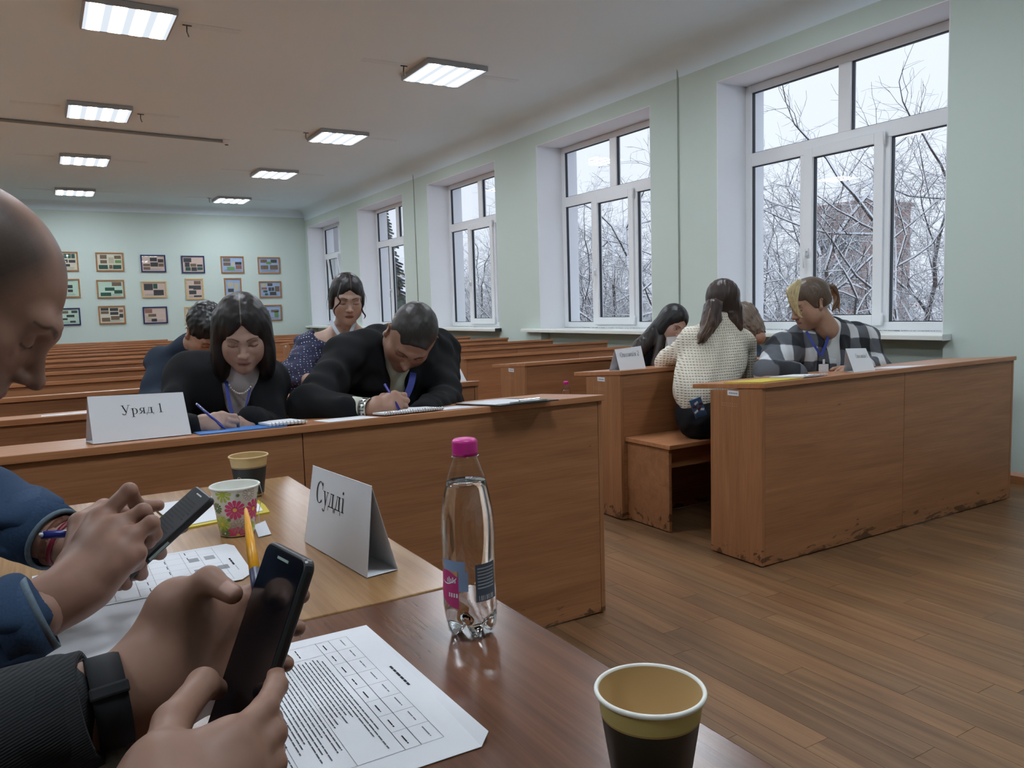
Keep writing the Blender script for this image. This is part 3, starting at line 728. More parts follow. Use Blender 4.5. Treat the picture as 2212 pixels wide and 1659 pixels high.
# bench papers (the tops slope)
def bsheet(name, label, x0, x1, y0, y1, zf, cat='paper', mat='paper', th=.0008, dz=.0006):
    return sheet(name, label, [(x0, y0), (x1, y0), (x1, y1), (x0, y1)], [zf(y0) + dz, zf(y0) + dz, zf(y1) + dz, zf(y1) + dz], cat, mat, th)
bsheet('folder', 'blue plastic folder under the writing hand of the girl in the blazer', .36, .60, 2.30, 2.55, zl, 'folder', 'blue_card', .003)
def notebook(label, x0, x1, y0, y1, zf, dz, n):
    t = thing('spiral_notebook', label, 'notebook', ((x0+x1)/2, y0, zf(y0)))
    P = lambda x, y, h: (x, y, zf(y) + dz + h)
    MB().add([P(x0,y0,0),P(x1,y0,0),P(x1,y1,0),P(x0,y1,0),P(x0,y0,.006),P(x1,y0,.006),P(x1,y1,.006),P(x0,y1,.006)],[(0,3,2,1),(4,5,6,7),(0,1,5,4),(1,2,6,5),(2,3,7,6),(3,0,4,7)]).build('pages', 'paper', t)
    mb = MB()
    for k in range(n):
        x = x0 + .006 + (x1 - x0 - .012) * k / (n - 1)
        mb.tube([P(x + .0015 * math.cos(a) * 0, y0 + .004 - .0055 * math.sin(a), .003 + .0065 * math.cos(a)) for a in np.linspace(-2.6, 2.6, 8)], .0011, 5)
    mb.build('spiral_wire', 'chrome', t, smooth=True)
notebook('spiral notebook under the pen of the man in the dark coat', .905, 1.115, 2.305, 2.50, zl, .004, 24)
notebook('spiral notebook beside the blue folder of the girl in the blazer', .555, .665, 2.315, 2.50, zl, .0052, 10)
bsheet('paper_sheet', 'loose white sheet beside the spiral notebook of the coated man', 1.10, 1.24, 2.31, 2.46, zl)
bsheet('paper_sheet', 'thin white sheet edge showing under the coated elbow', .72, .88, 2.285, 2.44, zl)
bsheet('folder', 'yellow folder at the aisle end of the right front bench', 2.61, 2.87, 2.30, 2.52, z0, 'folder', 'yellow_card', .004)
notebook('spiral notebook in front of the plaid shirt', 2.89, 3.05, 2.31, 2.50, z0, .004, 18)
bsheet('paper_sheet', 'pale sheet at the wall end of the right front bench', 3.56, 3.80, 2.29, 2.49, z0)
plain('cream_card', srgb(226, 214, 170), .7)
bsheet('paper_sheet', 'cream sheet on the second-row bench under the polka-dot sleeve', .98, 1.14, 3.25, 3.45, zl1, mat='cream_card')
bsheet('paper_sheet', 'crumpled grey sheet on the second-row bench behind the lettered card', -.02, .13, 3.26, 3.40, zl1)
cb = thing('clipboard', 'black clipboard overhanging the end of the left front bench', 'clipboard', (1.41, 2.36, .82))
P = lambda x, y, h: (x, y, zl(y) + h)
def slab(x0, x1, y0, y1, h0, h1): return MB().add([P(x0,y0,h0),P(x1,y0,h0),P(x1,y1,h0),P(x0,y1,h0),P(x0,y0,h1),P(x1,y0,h1),P(x1,y1,h1),P(x0,y1,h1)],[(0,3,2,1),(4,5,6,7),(0,1,5,4),(1,2,6,5),(2,3,7,6),(3,0,4,7)])
slab(1.27, 1.505, 2.21, 2.53, .0006, .0042).build('board', 'black_plastic', cb)
slab(1.275, 1.46, 2.25, 2.52, .0044, .0062).build('sheets', 'paper', cb)
slab(1.33, 1.46, 2.215, 2.245, .0044, .010).tube([P(1.36, 2.232, .011), P(1.44, 2.232, .011)], .005, 8).build('clip', 'chrome', cb)

# ------------------------------------------------------------------ cups
plain('kraft', srgb(206, 178, 130), .7, .3, .04, 60); plain('kraft_in', srgb(190, 160, 112), .8, .2); plain('cup_black', srgb(30, 30, 31), .55)
plain('cup_olive', srgb(188, 172, 106), .6); plain('cup_green', srgb(38, 42, 34), .5); plain('cup_white', srgb(226, 226, 218), .6)
plain('pr_pink', srgb(206, 58, 110), .6); plain('pr_lime', srgb(178, 190, 70), .6); plain('pr_green', srgb(92, 118, 60), .6); plain('pr_yellow', srgb(226, 190, 80), .6); plain('pr_line', srgb(168, 148, 140), .6)
plain('gold_line', srgb(170, 140, 80), .4)
def cup(label, c, rt, rb, h, body, rim, inside, bands=()):
    t = thing('paper_cup', label, 'cup', c)
    x, y, z = c; rr = lambda q: rb + (rt - rb) * q / h
    MB().lathe([(rb - .002, .001), (rb, .001), (rt, h - .002)], 64, c).build('cup_wall', body, t, smooth=True)
    MB().lathe([(rt - .0012, h - .002), (rb - .0012, .008), (0.0, .008)], 64, c).build('cup_inside', inside, t, smooth=True)
    pr = [(rt - .0012 + .0019 * (1 - math.cos(a)) , h - .0022 + .0022 * math.sin(a)) for a in np.linspace(0, 2 * math.pi, 12)]
    MB().lathe(pr, 64, c).build('rim', rim, t, smooth=True)
    for (q0, q1, m_) in bands:
        MB().lathe([(rr(q0) + .0004, q0), (rr(q1) + .0004, q1)], 64, c).build('printed_band', m_, t, smooth=True)
    return t
hC = .092
cN = cup('dark green paper cup with olive rim band in the near right corner', (.399, .466, .751), .0425, .029, hC, 'cup_green', 'cup_white', 'kraft_in', ((.072, .0895, 'cup_olive'), (.0705, .0718, 'gold_line')))
cB = cup('black paper cup with brown rim standing behind the flowered cup', (.376, 1.783, .751), .0405, .028, hC, 'kraft', 'kraft', 'kraft_in', ((.006, .066, 'cup_black'), (.0672, .0682, 'cup_black')))
cF = cup('white paper cup printed with pink and green flowers', (.285, 1.483, .751), .0425, .030, hC, 'cup_white', 'cup_white', 'cup_white')
def on_cone(c, rt, rb, h, a, q, off=.0004):
    r = rb + (rt - rb) * q / h + off; return (c[0] + r * math.cos(a), c[1] + r * math.sin(a), c[2] + q)
def flower(t, c, rt, rb, ang, q, R0, n, mat, cmat, outline=False):
    mb = MB(); rr = rb + (rt - rb) * q / hC
    f = lambda u, v, o=.0004: on_cone(c, rt, rb, hC, ang + u / rr, min(max(q + v, .003), hC - .004), o)
    for k in range(n):
        a = 2 * math.pi * k / n; dx, dy = math.cos(a), math.sin(a); px, py = -dy, dx
        S = [(R0 * .3, 0.045), (R0 * .55, .13), (R0 * .8, .17), (R0 * .95, .13), (R0, .0)]
        L_ = [(dx*r + px*w_*R0, dy*r + py*w_*R0) for r, w_ in S]; R2 = [(dx*r - px*w_*R0, dy*r - py*w_*R0) for r, w_ in S]
        if not outline:
            for i in range(4): mb.add([f(*L_[i]), f(*L_[i+1]), f(*R2[i+1]), f(*R2[i])], [(0, 1, 2, 3)])
        else:
            loop = L_ + R2[::-1][1:]
            for i in range(len(loop) - 1):
                (ax, ay), (bx, by) = loop[i], loop[i+1]; ln = math.hypot(bx-ax, by-ay) + 1e-9; nx, ny = -(by-ay)/ln*.0004, (bx-ax)/ln*.0004
                mb.add([f(ax-nx, ay-ny), f(bx-nx, by-ny), f(bx+nx, by+ny), f(ax+nx, ay+ny)], [(0, 1, 2, 3)])
    if not outline: mb.add([f(R0*.36*math.cos(a), R0*.36*math.sin(a), .0005) for a in np.linspace(0, 2*math.pi, 14)[:-1]], [tuple(range(13))])
    o = mb.build('flower_print', mat, t)
    if cmat: MB().add([f(R0*.2*math.cos(a), R0*.2*math.sin(a), .0007) for a in np.linspace(0, 2*math.pi, 14)[:-1]], [tuple(range(13))]).build('flower_centre', cmat, o)
cc = (.285, 1.483, .751); A0 = math.atan2(-1.483, -.285)          # side of the cup facing the lens
for (u, q, R0, n, m_, c_, ol) in ((-.06, .052, .0185, 12, 'pr_pink', 'pr_yellow', 0), (.92, .048, .019, 11, 'pr_pink', 'pr_yellow', 0), (-.55, .082, .016, 10, 'pr_lime', None, 0),
        (-.98, .055, .011, 11, 'pr_green', 'cup_white', 0), (-.82, .026, .0155, 11, 'pr_lime', 'pr_yellow', 0), (.1, .020, .0145, 12, 'pr_line', None, 1), (.62, .079, .0125, 12, 'pr_line', None, 1),
        (-.72, .008, .0105, 11, 'pr_green', 'cup_white', 0), (.02, -.002, .016, 12, 'pr_pink', 'pr_yellow', 0), (.85, .012, .013, 11, 'pr_lime', 'pr_pink', 0), (1.6, .07, .016, 11, 'pr_green', 'cup_white', 0), (1.7, .03, .017, 12, 'pr_pink', 'pr_yellow', 0), (-1.7, .06, .017, 12, 'pr_pink', 'pr_yellow', 0), (-1.8, .02, .016, 11, 'pr_lime', None, 0), (2.6, .05, .018, 12, 'pr_lime', None, 0)):
    flower(cF, cc, .0425, .030, A0 + u, max(q, .004), R0, n, m_, c_, ol)
for (u, q, m_) in ((.1, .079, 'pr_green'), (-.38, .034, 'pr_green'), (-.4, .014, 'pr_pink')): flower(cF, cc, .0425, .030, A0 + u, q, .0035, 12, m_, None)
# swirl and scroll print on the black cup
mb = MB(); cb_ = (.376, 1.783, .751); AB = math.atan2(-1.783, -.376)
for (u0, q0, s_) in ((-.7, .043, .006), (-.55, .028, .005)):
    pts = [on_cone(cb_, .0405, .028, hC, AB + u0 + s_ * (1 - t / 7) * math.cos(t) / .034, q0 + s_ * (1 - t / 7) * math.sin(t), .0008) for t in np.linspace(-1.5, 5, 16)]
    mb.tube(pts, .0005, 4)
mb.build('scroll_print', 'kraft', cB)
# tea bag tag hanging from the flowered cup
tb = thing('tea_tag', 'white tea bag tag on a string hanging from the flowered cup', 'tea tag', (.325, 1.47, .751))
ra = A0 + 1.25; p0 = on_cone(cc, .0425, .030, hC, ra, hC, .003)
MB().tube([on_cone(cc, .0425, .030, hC, ra, hC - .02, -.006), on_cone(cc, .0425, .030, hC, ra, hC, -.001), (p0[0], p0[1], p0[2] + .001), (p0[0] + .004, p0[1], p0[2] - .02), (.331, 1.512, .775), (.333, 1.516, .7535)], .0005, 5).build('string', 'paper', tb)
plain('foil', srgb(214, 218, 224), .25, .6)
MB().add([(.321, 1.512, .7515), (.346, 1.527, .7515), (.334, 1.434, .7515), (.310, 1.428, .7515), (.321, 1.512, .753), (.346, 1.527, .7545), (.334, 1.434, .7525), (.310, 1.428, .7525)], [(0,3,2,1),(4,5,6,7),(0,1,5,4),(1,2,6,5),(2,3,7,6),(3,0,4,7)]).build('tag', 'foil', tb, fix=True)

# ------------------------------------------------------------------ bottles
glassmat('pet', 1.42, (.96, .97, .97), .03)
m, nt, b_ = newmat('water'); b_.inputs['Base Color'].default_value = (1, 1, 1, 1); b_.inputs['Roughness'].default_value = 0.0
b_.inputs['IOR'].default_value = 1.33; b_.inputs['Transmission Weight'].default_value = 1.0
plain('cap_pink', srgb(196, 34, 132), .35); plain('lab_magenta', srgb(176, 30, 104), .5); plain('lab_blue', srgb(120, 140, 172), .5); plain('lab_slate', srgb(78, 92, 110), .5); plain('lab_pale', srgb(170, 178, 190), .5)
def bottle(label, c, s=1.0, labels=True):
    t = thing('water_bottle', label, 'bottle', c)
    prof = [(.0, .010), (.012, .006), (.020, .0012), (.0262, .0006), (.031, .008), (.0332, .022), (.0332, .050), (.0322, .070), (.0325, .100), (.0330, .125), (.0322, .150), (.0290, .172), (.0235, .195), (.0180, .211), (.0150, .219), (.0140, .2235), (.0140, .229)]
    prof = [(r * s, z * s) for r, z in prof]
    fine = []
    for (r0, a0), (r1, a1) in zip(prof[:-1], prof[1:]):
        for k in range(4): fine.append((r0 + (r1-r0)*k/4, a0 + (a1-a0)*k/4))
    fine.append(prof[-1])
    def petal(r, z, a):
        w_ = max(0.0, 1 - z / (.034 * s)); q = .5 + .5 * math.cos(5 * (a + .55))
        return r * (1 - .20 * w_ * (1 - q) * (r / (.03 * s)) ** .5), z + .017 * s * w_ * (1 - q) ** 1.3 * min(1, r / (.02 * s))
    MB().lathe(fine, 60, c, fn=petal).build('bottle_shell', 'pet', t, smooth=True)
    wat = [(max(r - .0009, 0), z + .0009) for r, z in fine if z < .19 * s]
    wat.append((wat[-1][0] * .5, wat[-1][1])); wat.append((0, wat[-1][1]))
    MB().lathe(wat, 60, c, fn=petal).build('water', 'water', t, smooth=True)
    cp = MB(); cp.lathe([(.0, .2425), (.0130, .2425), (.0150, .2405), (.0156, .238), (.0156, .228), (.0158, .2265), (.0158, .2225), (.0145, .2222)], 60, (0, 0, 0), fn=lambda r, z, a: (r + (.0003 * math.cos(30 * a) if .2285 < z < .2385 and r > .015 else 0), z))
    cp.v = [(c[0] + x * s, c[1] + y * s, c[2] + z * s) for x, y, z in cp.v]; cp.build('cap', 'cap_pink', t, smooth=True)
    MB().lathe([(.0142 * s, .2205 * s), (.0172 * s, .2208 * s), (.0172 * s, .2218 * s), (.0142 * s, .222 * s)], 40, c).build('neck_ring', 'pet', t, smooth=True)
    if labels:
        AL = math.atan2(-c[1], -c[0])                 # towards the lens
        def patch(u0, u1, q0, q1, mat, off=.0004, shape=None):
            mb = MB(); n = 10; V = []
            for i in range(n + 1):
                a = AL + u0 + (u1 - u0) * i / n; lo, hi = (q0, q1) if shape is None else shape(i / n)
                for k in range(5):
                    q = lo + (hi - lo) * k / 4; r = np.interp(q, [z for _, z in prof[5:]], [r_ for r_, _ in prof[5:]]) + off
                    V.append((c[0] + r * math.cos(a), c[1] + r * math.sin(a), c[2] + q))
            mb.add(V, [(i*5+k, (i+1)*5+k, (i+1)*5+k+1, i*5+k+1) for i in range(n) for k in range(4)])
            return mb.build('label_patch', mat, t, smooth=True)
        patch(-1.45, -.42, .038, .088, 'lab_magenta', shape=lambda f: (.040 + .016 * (1 - f) ** 2, .078 + .008 * math.sin(math.pi * min(1, f * .9 + .1))))
        patch(-1.2, -.15, .086, .099, 'lab_blue'); patch(-.42, -.05, .062, .086, 'lab_blue')
        p = patch(.22, 1.15, .048, .094, 'lab_slate')
        for k in range(7): patch(.3, 1.05, .088 - k * .004, .0896 - k * .004, 'lab_pale', .0007)
        for k in range(9): patch(.34 + k * .075, .34 + k * .075 + (.02, .04, .03)[k % 3], .0495, .0555, 'paper', .0007)
        patch(-1.25, -.5, .0, .0, 'paper', .0008, shape=lambda f: (.066 + .010 * (f - .5) ** 2 * 2 + .006 * f, .0675 + .010 * (f - .5) ** 2 * 2 + .006 * f))
        for k in range(5): patch(-.95 + k * .09, -.95 + k * .09 + .05, .0715, .0765 + (.002 if k % 2 else 0), 'paper', .0008)
        for k in range(4): patch(-.85 + k * .11, -.85 + k * .11 + .06, .054, .059, 'paper', .0008)
    return t
bottle('clear plastic water bottle with magenta cap on the dark table', (.433, .842, .751), 1.0)
bottle('small far water bottle with magenta cap standing on a third-row seat', (2.745, 3.95, .4495), 1.0, False)
# ------------------------------------------------------------------ framed sheets on the far wall
for nm, c_ in (('mat_cream', (222, 216, 196)), ('mat_pink', (214, 190, 178)), ('mat_blue', (160, 180, 212)), ('mat_green', (196, 222, 204)), ('note_green', (52, 88, 74)), ('note_dark', (66, 66, 68)), ('note_brown', (120, 100, 82)), ('note_pale', (196, 186, 160)), ('note_lime', (110, 150, 96)), ('note_red', (150, 100, 84))): plain(nm, srgb(*c_), .6, .3)
glassmat('picture_glass', 1.5, (.97, .98, .98), .02)
def picture(label, quad, fmat, mat, notes, seed):
    P4 = [onY(*p, YF - .012) for p in quad]; xs = [p[0] for p in P4]; zs = [p[2] for p in P4]
    x0, x1 = min(xs) * .5 + sorted(xs)[1] * .5, max(xs) * .5 + sorted(xs)[2] * .5; z0_, z1_ = min(zs) * .5 + sorted(zs)[1] * .5, max(zs) * .5 + sorted(zs)[2] * .5
    t = thing('framed_sheet', label, 'picture', ((x0+x1)/2, YF - .001, z0_), 'framed banknote displays on the far wall')
    fw = .024; ya, yb = YF - .024, YF - .001
    mb = MB()
    for lo, hi in (((x0, z0_), (x1, z0_ + fw)), ((x0, z1_ - fw), (x1, z1_)), ((x0, z0_ + fw), (x0 + fw, z1_ - fw)), ((x1 - fw, z0_ + fw), (x1, z1_ - fw))): mb.box((lo[0], ya, lo[1]), (hi[0], yb, hi[1]))
    mb.build('frame', fmat, t)
    MB().box((x0 + fw, YF - .010, z0_ + fw), (x1 - fw, YF - .004, z1_ - fw)).build('backing_sheet', mat, t)
    iw, ih = x1 - x0 - 2 * fw - .02, z1_ - z0_ - 2 * fw - .02
    for (a, b, c, d, m_) in notes:
        MB().box((x0 + fw + .01 + a * iw, YF - .0115, z1_ - fw - .01 - d * ih), (x0 + fw + .01 + c * iw, YF - .0102, z1_ - fw - .01 - b * ih)).build('banknote_print', m_, t)
    R = random.Random(seed); tx = MB()
    for k in range(4):
        zz = z0_ + fw + .014 + k * .011; tx.box((x0 + fw + .02 + R.random() * .04, YF - .0112, zz), (x1 - fw - .03 - R.random() * .05, YF - .0102, zz + .003))
    tx.build('caption_print', 'ink_grey', t)
    MB().add([(x0 + fw, YF - .015, z0_ + fw), (x1 - fw, YF - .015, z0_ + fw), (x1 - fw, YF - .015, z1_ - fw), (x0 + fw, YF - .015, z1_ - fw)], [(0, 1, 2, 3)]).build('glass', 'picture_glass', t)
g, d, b, p, l, r_ = 'note_green', 'note_dark', 'note_brown', 'note_pale', 'note_lime', 'note_red'
sq = lambda x0, y0, x1, y1: [(x0, y0), (x1, y0 + 1), (x1 + 2, y1), (x0 + 2, y1)]
PIC = [('oak-framed display with a row of green notes, top left of the picture wall', sq(105, 543, 168, 586), 'frame_oak', 'mat_cream', [(0.02+i*.16, .02, .16+i*.16, .3, p if i < 2 else g) for i in range(6)] + [(.02,.36,.4,.62,g),(.44,.38,.66,.58,d),(.7,.4,.97,.58,d),(.12,.66,.5,.95,g),(.54,.66,.74,.82,d)]),
 ('oak-framed display of pale and brown notes, second of the top row', sq(206, 545, 266, 586), 'frame_oak', 'mat_cream', [(.1,.04,.38,.3,b),(.1,.38,.38,.6,b),(.02,.7,.4,.97,g),(.45,.2,.68,.6,p),(.7,.08,.98,.3,b),(.72,.38,.98,.58,l),(.46,.7,.6,.95,b),(.62,.7,.97,.97,g)]),
 ('blue-framed pink display with a light reflected in its corner, third of the top row', sq(303, 550, 357, 588), 'frame_blue', 'mat_pink', [(.35,.08,.68,.34,d),(.72,.18,.98,.42,d),(.02,.52,.34,.7,b),(.36,.42,.72,.72,d),(.74,.5,.98,.72,b),(.02,.76,.34,.95,b)]),
 ('blue-framed pink display with grey notes, fourth of the top row', sq(391, 552, 441, 590), 'frame_blue', 'mat_pink', [(.02,.04,.42,.34,d),(.08,.36,.32,.68,d),(.36,.44,.66,.66,b),(.7,.5,.98,.66,d),(.1,.7,.36,.95,g),(.4,.7,.68,.97,d),(.7,.7,.98,.9,g)]),
 ('oak-framed blue display, fifth of the top row', sq(476, 553, 526, 590), 'frame_oak', 'mat_blue', [(.04,.04,.4,.28,b),(.04,.34,.4,.58,b),(.46,.28,.6,.62,p),(.64,.3,.96,.5,d),(.66,.54,.96,.82,r_),(.22,.66,.6,.92,l)]),
 ('oak-framed blue display of four notes, right end of the top row', sq(556, 555, 604, 591), 'frame_oak', 'mat_blue', [(.06,.06,.4,.3,b),(.6,.06,.92,.3,d),(.36,.22,.62,.42,l),(.06,.5,.46,.8,b),(.54,.48,.96,.82,b)]),
 ('oak-framed mint display partly behind the bald head, middle row', sq(118, 602, 172, 643), 'frame_oak', 'mat_green', [(.1,.1,.36,.4,r_),(.5,.28,.74,.5,d),(.5,.58,.74,.76,d)]),
 ('oak-framed mint display of three dark green notes, middle row', sq(208, 604, 268, 644), 'frame_oak', 'mat_green', [(.56,.04,.96,.3,b),(.26,.4,.66,.62,g),(.64,.58,.98,.82,g),(.06,.74,.5,.98,g)]),
 ('pine-framed pink display of three large dark notes, middle row', sq(305, 607, 359, 643), 'frame_pine', 'mat_pink', [(.02,.06,.44,.55,d),(.46,.06,.66,.44,g),(.46,.54,.94,.96,d)]),
 ('upright pine-framed display, middle row', sq(400, 601, 439, 647), 'frame_pine', 'mat_pink', [(.48,.05,.94,.24,b),(.1,.3,.4,.48,d),(.4,.3,.94,.54,d),(.1,.58,.6,.8,d),(.42,.86,.96,.96,d)]),
 ('upright oak-framed blue display just above the dark parted hair', sq(484, 600, 521, 645), 'frame_oak', 'mat_blue', [(.1,.16,.52,.42,p),(.6,.2,.92,.6,p),(.12,.52,.54,.72,d),(.2,.82,.5,.95,d)]),
 ('oak-framed blue display of many notes, right end of the middle row', sq(559, 607, 607, 643), 'frame_oak', 'mat_blue', [(.04,.06,.3,.3,p),(.36,.04,.62,.24,d),(.04,.34,.32,.5,r_),(.74,.26,.98,.66,b),(.4,.34,.54,.62,d),(.56,.34,.7,.62,d),(.12,.56,.34,.72,g),(.2,.78,.36,.94,g),(.46,.68,.8,.94,d)]),
 ('blue-framed green display beside the bald head, bottom row', sq(121, 665, 173, 703), 'frame_blue', 'mat_green', [(.2,.08,.5,.26,b),(.66,.06,.96,.24,d),(.4,.36,.8,.54,d),(.1,.6,.44,.74,d),(.56,.8,.84,.94,d)]),
 ('oak-framed display of stacked grey notes, bottom row', sq(212, 660, 270, 700), 'frame_oak', 'mat_cream', [(.02,.02,.36,.2,d),(.02,.24,.36,.42,b),(.42,.04,.78,.24,d),(.42,.3,.78,.5,d),(.82,.14,.99,.34,r_),(.04,.68,.4,.94,b),(.44,.58,.82,.84,b),(.82,.44,.99,.7,d)]),
 ('blue-framed pink display with a text column, bottom row', sq(308, 662, 361, 699), 'frame_blue', 'mat_pink', [(.02,.04,.36,.34,r_),(.16,.4,.54,.6,b),(.06,.56,.3,.8,p),(.3,.76,.56,.97,d)]),
 ('pine-framed display half hidden behind the bent dark-haired head', sq(399, 662, 440, 699), 'frame_pine', 'mat_cream', [(.1,.06,.5,.3,d),(.5,.5,.9,.8,d)]),
 ('oak-framed blue display beside the parted hair, bottom row', sq(561, 658, 608, 693), 'frame_oak', 'mat_blue', [(.1,.3,.4,.5,b),(.5,.26,.92,.46,b),(.68,.4,.9,.86,l)]),
 ('blue-framed sheet whose corner peeks over the bald head', sq(5, 515, 56, 552), 'frame_blue', 'mat_pink', [(.1,.1,.5,.4,d)])]
for i, a in enumerate(PIC): picture(*a, i)
# ------------------------------------------------------------------ soft modelling: signed distance fields -> surface nets
f32 = np.float32
def _smin(a, b, k):
    if k <= 0: return np.minimum(a, b)
    h = np.maximum(k - np.abs(a - b), 0) / k
    return np.minimum(a, b) - h * h * (k * .25)
def cap(a, b, ra, rb=None, k=.01, op='u'): return ('cap', np.array(a, f32), np.array(b, f32), ra, ra if rb is None else rb, k, op)
def ell(c, r, k=.01, op='u', R=None): return ('ell', np.array(c, f32), np.array(r if hasattr(r, '__len__') else (r,) * 3, f32), R, None, k, op)
def rbox(c, half, k=.01, op='u', R=None, rd=.004): return ('box', np.array(c, f32), np.array(half, f32), R, rd, k, op)
def half(p, n, k=.0, rad=.3): return ('half', np.array(p, f32), np.array(_n(np.array(n, float)), f32), rad, None, k, 'c')
def _bounds(p, m):
    t = p[0]
    if t == 'cap':
        r = max(p[3], p[4]) + m; return np.minimum(p[1], p[2]) - r, np.maximum(p[1], p[2]) + r
    if t == 'half': return p[1] - p[3], p[1] + p[3]
    e = p[2] if p[3] is None else np.full(3, np.linalg.norm(p[2]) if t == 'box' else p[2].max(), f32)
    return p[1] - e - m, p[1] + e + m
def _dist(p, X, Y, Z):
    t = p[0]
    if t == 'cap':
        a, b = p[1], p[2]; d = b - a; L2 = float(d @ d) + 1e-12
        x, y, z = X - a[0], Y - a[1], Z - a[2]
        s = np.clip((x * d[0] + y * d[1] + z * d[2]) / L2, 0, 1)
        return np.sqrt((x - s*d[0])**2 + (y - s*d[1])**2 + (z - s*d[2])**2) - (p[3] + (p[4] - p[3]) * s)
    x, y, z = X - p[1][0], Y - p[1][1], Z - p[1][2]
    if t == 'half': return x * p[2][0] + y * p[2][1] + z * p[2][2]
    if p[3] is not None:
        R = np.array(p[3], f32); x, y, z = (R[0, i] * x + R[1, i] * y + R[2, i] * z for i in range(3))
    r = p[2]
    if t == 'ell':
        k0 = np.sqrt((x/r[0])**2 + (y/r[1])**2 + (z/r[2])**2); k1 = np.sqrt((x/r[0]**2)**2 + (y/r[1]**2)**2 + (z/r[2]**2)**2) + 1e-6
        return k0 * (k0 - 1) / k1
    q = [np.abs(v) - (h - p[4]) for v, h in zip((x, y, z), r)]
    return np.sqrt(sum(np.maximum(v, 0)**2 for v in q)) + np.minimum(np.maximum(np.maximum(q[0], q[1]), q[2]), 0) - p[4]
def surf(prims, h, post=None):
    pos = [p for p in prims if p[6] == 'u']
    lo = np.min([_bounds(p, .012)[0] for p in pos], 0) - 2 * h; hi = np.max([_bounds(p, .012)[1] for p in pos], 0) + 2 * h
    n = np.ceil((hi - lo) / h).astype(int) + 1
    ax = [(lo[i] + h * np.arange(n[i])).astype(f32) for i in range(3)]
    F = np.full(tuple(n), .5, f32)
    for p in prims:
        m = p[5] + 3 * h + .01
        a, b = _bounds(p, m); i0 = np.clip(np.floor((a - lo) / h).astype(int), 0, n); i1 = np.clip(np.ceil((b - lo) / h).astype(int) + 1, 0, n)
        if (i1 <= i0).any(): continue
        sl = tuple(slice(i0[i], i1[i]) for i in range(3))
        X, Y, Z = ax[0][sl[0]][:, None, None], ax[1][sl[1]][None, :, None], ax[2][sl[2]][None, None, :]
        d = _dist(p, X, Y, Z)
        if p[6] == 'u': F[sl] = _smin(F[sl], d, p[5])
        elif p[6] == 's': F[sl] = -_smin(-F[sl], d, p[5])
        elif p[6] == 'c': F[sl] = -_smin(-F[sl], -d, p[5])      # keep the side against the normal
    if post is not None: F += post(ax[0][:, None, None], ax[1][None, :, None], ax[2][None, None, :]).astype(f32)
    return nets(F, lo, h)
_E = [(0,1),(2,3),(4,5),(6,7),(0,2),(1,3),(4,6),(5,7),(0,4),(1,5),(2,6),(3,7)]
_O = np.array([(i & 1, (i >> 1) & 1, (i >> 2) & 1) for i in range(8)])
def nets(F, lo, h):
    s = F < 0
    cnt = sum(s[o[0]:s.shape[0]-1+o[0], o[1]:s.shape[1]-1+o[1], o[2]:s.shape[2]-1+o[2]].astype(np.int8) for o in _O)
    I = np.argwhere((cnt > 0) & (cnt < 8))
    idx = np.full(cnt.shape, -1, np.int32); idx[I[:, 0], I[:, 1], I[:, 2]] = np.arange(len(I))
    val = np.stack([F[I[:, 0]+o[0], I[:, 1]+o[1], I[:, 2]+o[2]] for o in _O], 1)
    P = np.zeros((len(I), 3)); C = np.zeros(len(I))
    for a, b in _E:
        va, vb = val[:, a], val[:, b]; m = (va < 0) != (vb < 0)
        t = np.where(m, va / np.where(m, va - vb, 1), 0)
        P += m[:, None] * (_O[a] + t[:, None] * (_O[b] - _O[a])); C += m
    V = lo + h * (I + P / C[:, None])
    Q = []
    for x in range(3):
        y, z = (x + 1) % 3, (x + 2) % 3
        A = [slice(None)] * 3; B = [slice(None)] * 3; A[x] = slice(0, -1); B[x] = slice(1, None)
        a, b = s[tuple(A)], s[tuple(B)]; E_ = np.argwhere(a != b)
        E_ = E_[(E_[:, y] > 0) & (E_[:, z] > 0) & (E_[:, y] < s.shape[y]-1) & (E_[:, z] < s.shape[z]-1)]
        inside = a[E_[:, 0], E_[:, 1], E_[:, 2]]
        c = []
        for dy, dz in ((0, 0), (-1, 0), (-1, -1), (0, -1)):
            q = E_.copy(); q[:, y] += dy; q[:, z] += dz; c.append(idx[q[:, 0], q[:, 1], q[:, 2]])
        q = np.stack(c, 1); q[~inside] = q[~inside][:, ::-1]; Q.append(q)
    return V, np.concatenate(Q)
def relax(V, Q, n=2, w=.5):
    for _ in range(n):
        S = np.zeros_like(V); C = np.zeros(len(V))
        for a, b in ((0, 1), (1, 2), (2, 3), (3, 0)):
            for i, j in ((a, b), (b, a)):
                np.add.at(S, Q[:, i], V[Q[:, j]]); np.add.at(C, Q[:, i], 1)
        V = V + w * (S / np.maximum(C, 1)[:, None] - V)
    return V
def wobble(amp, wl, seed, n=5, aniso=(1, 1, 1)):
    R = np.random.RandomState(seed); D = R.randn(n, 3) * np.array(aniso); D /= np.linalg.norm(D, axis=1)[:, None]; ph = R.rand(n) * 6.28; ws = 2 * np.pi / (wl * R.uniform(.7, 1.4, n))
    def f(X, Y, Z): return sum(np.sin(ws[i] * (D[i, 0]*X + D[i, 1]*Y + D[i, 2]*Z) + ph[i]) for i in range(n)) * (amp / math.sqrt(n))
    return f
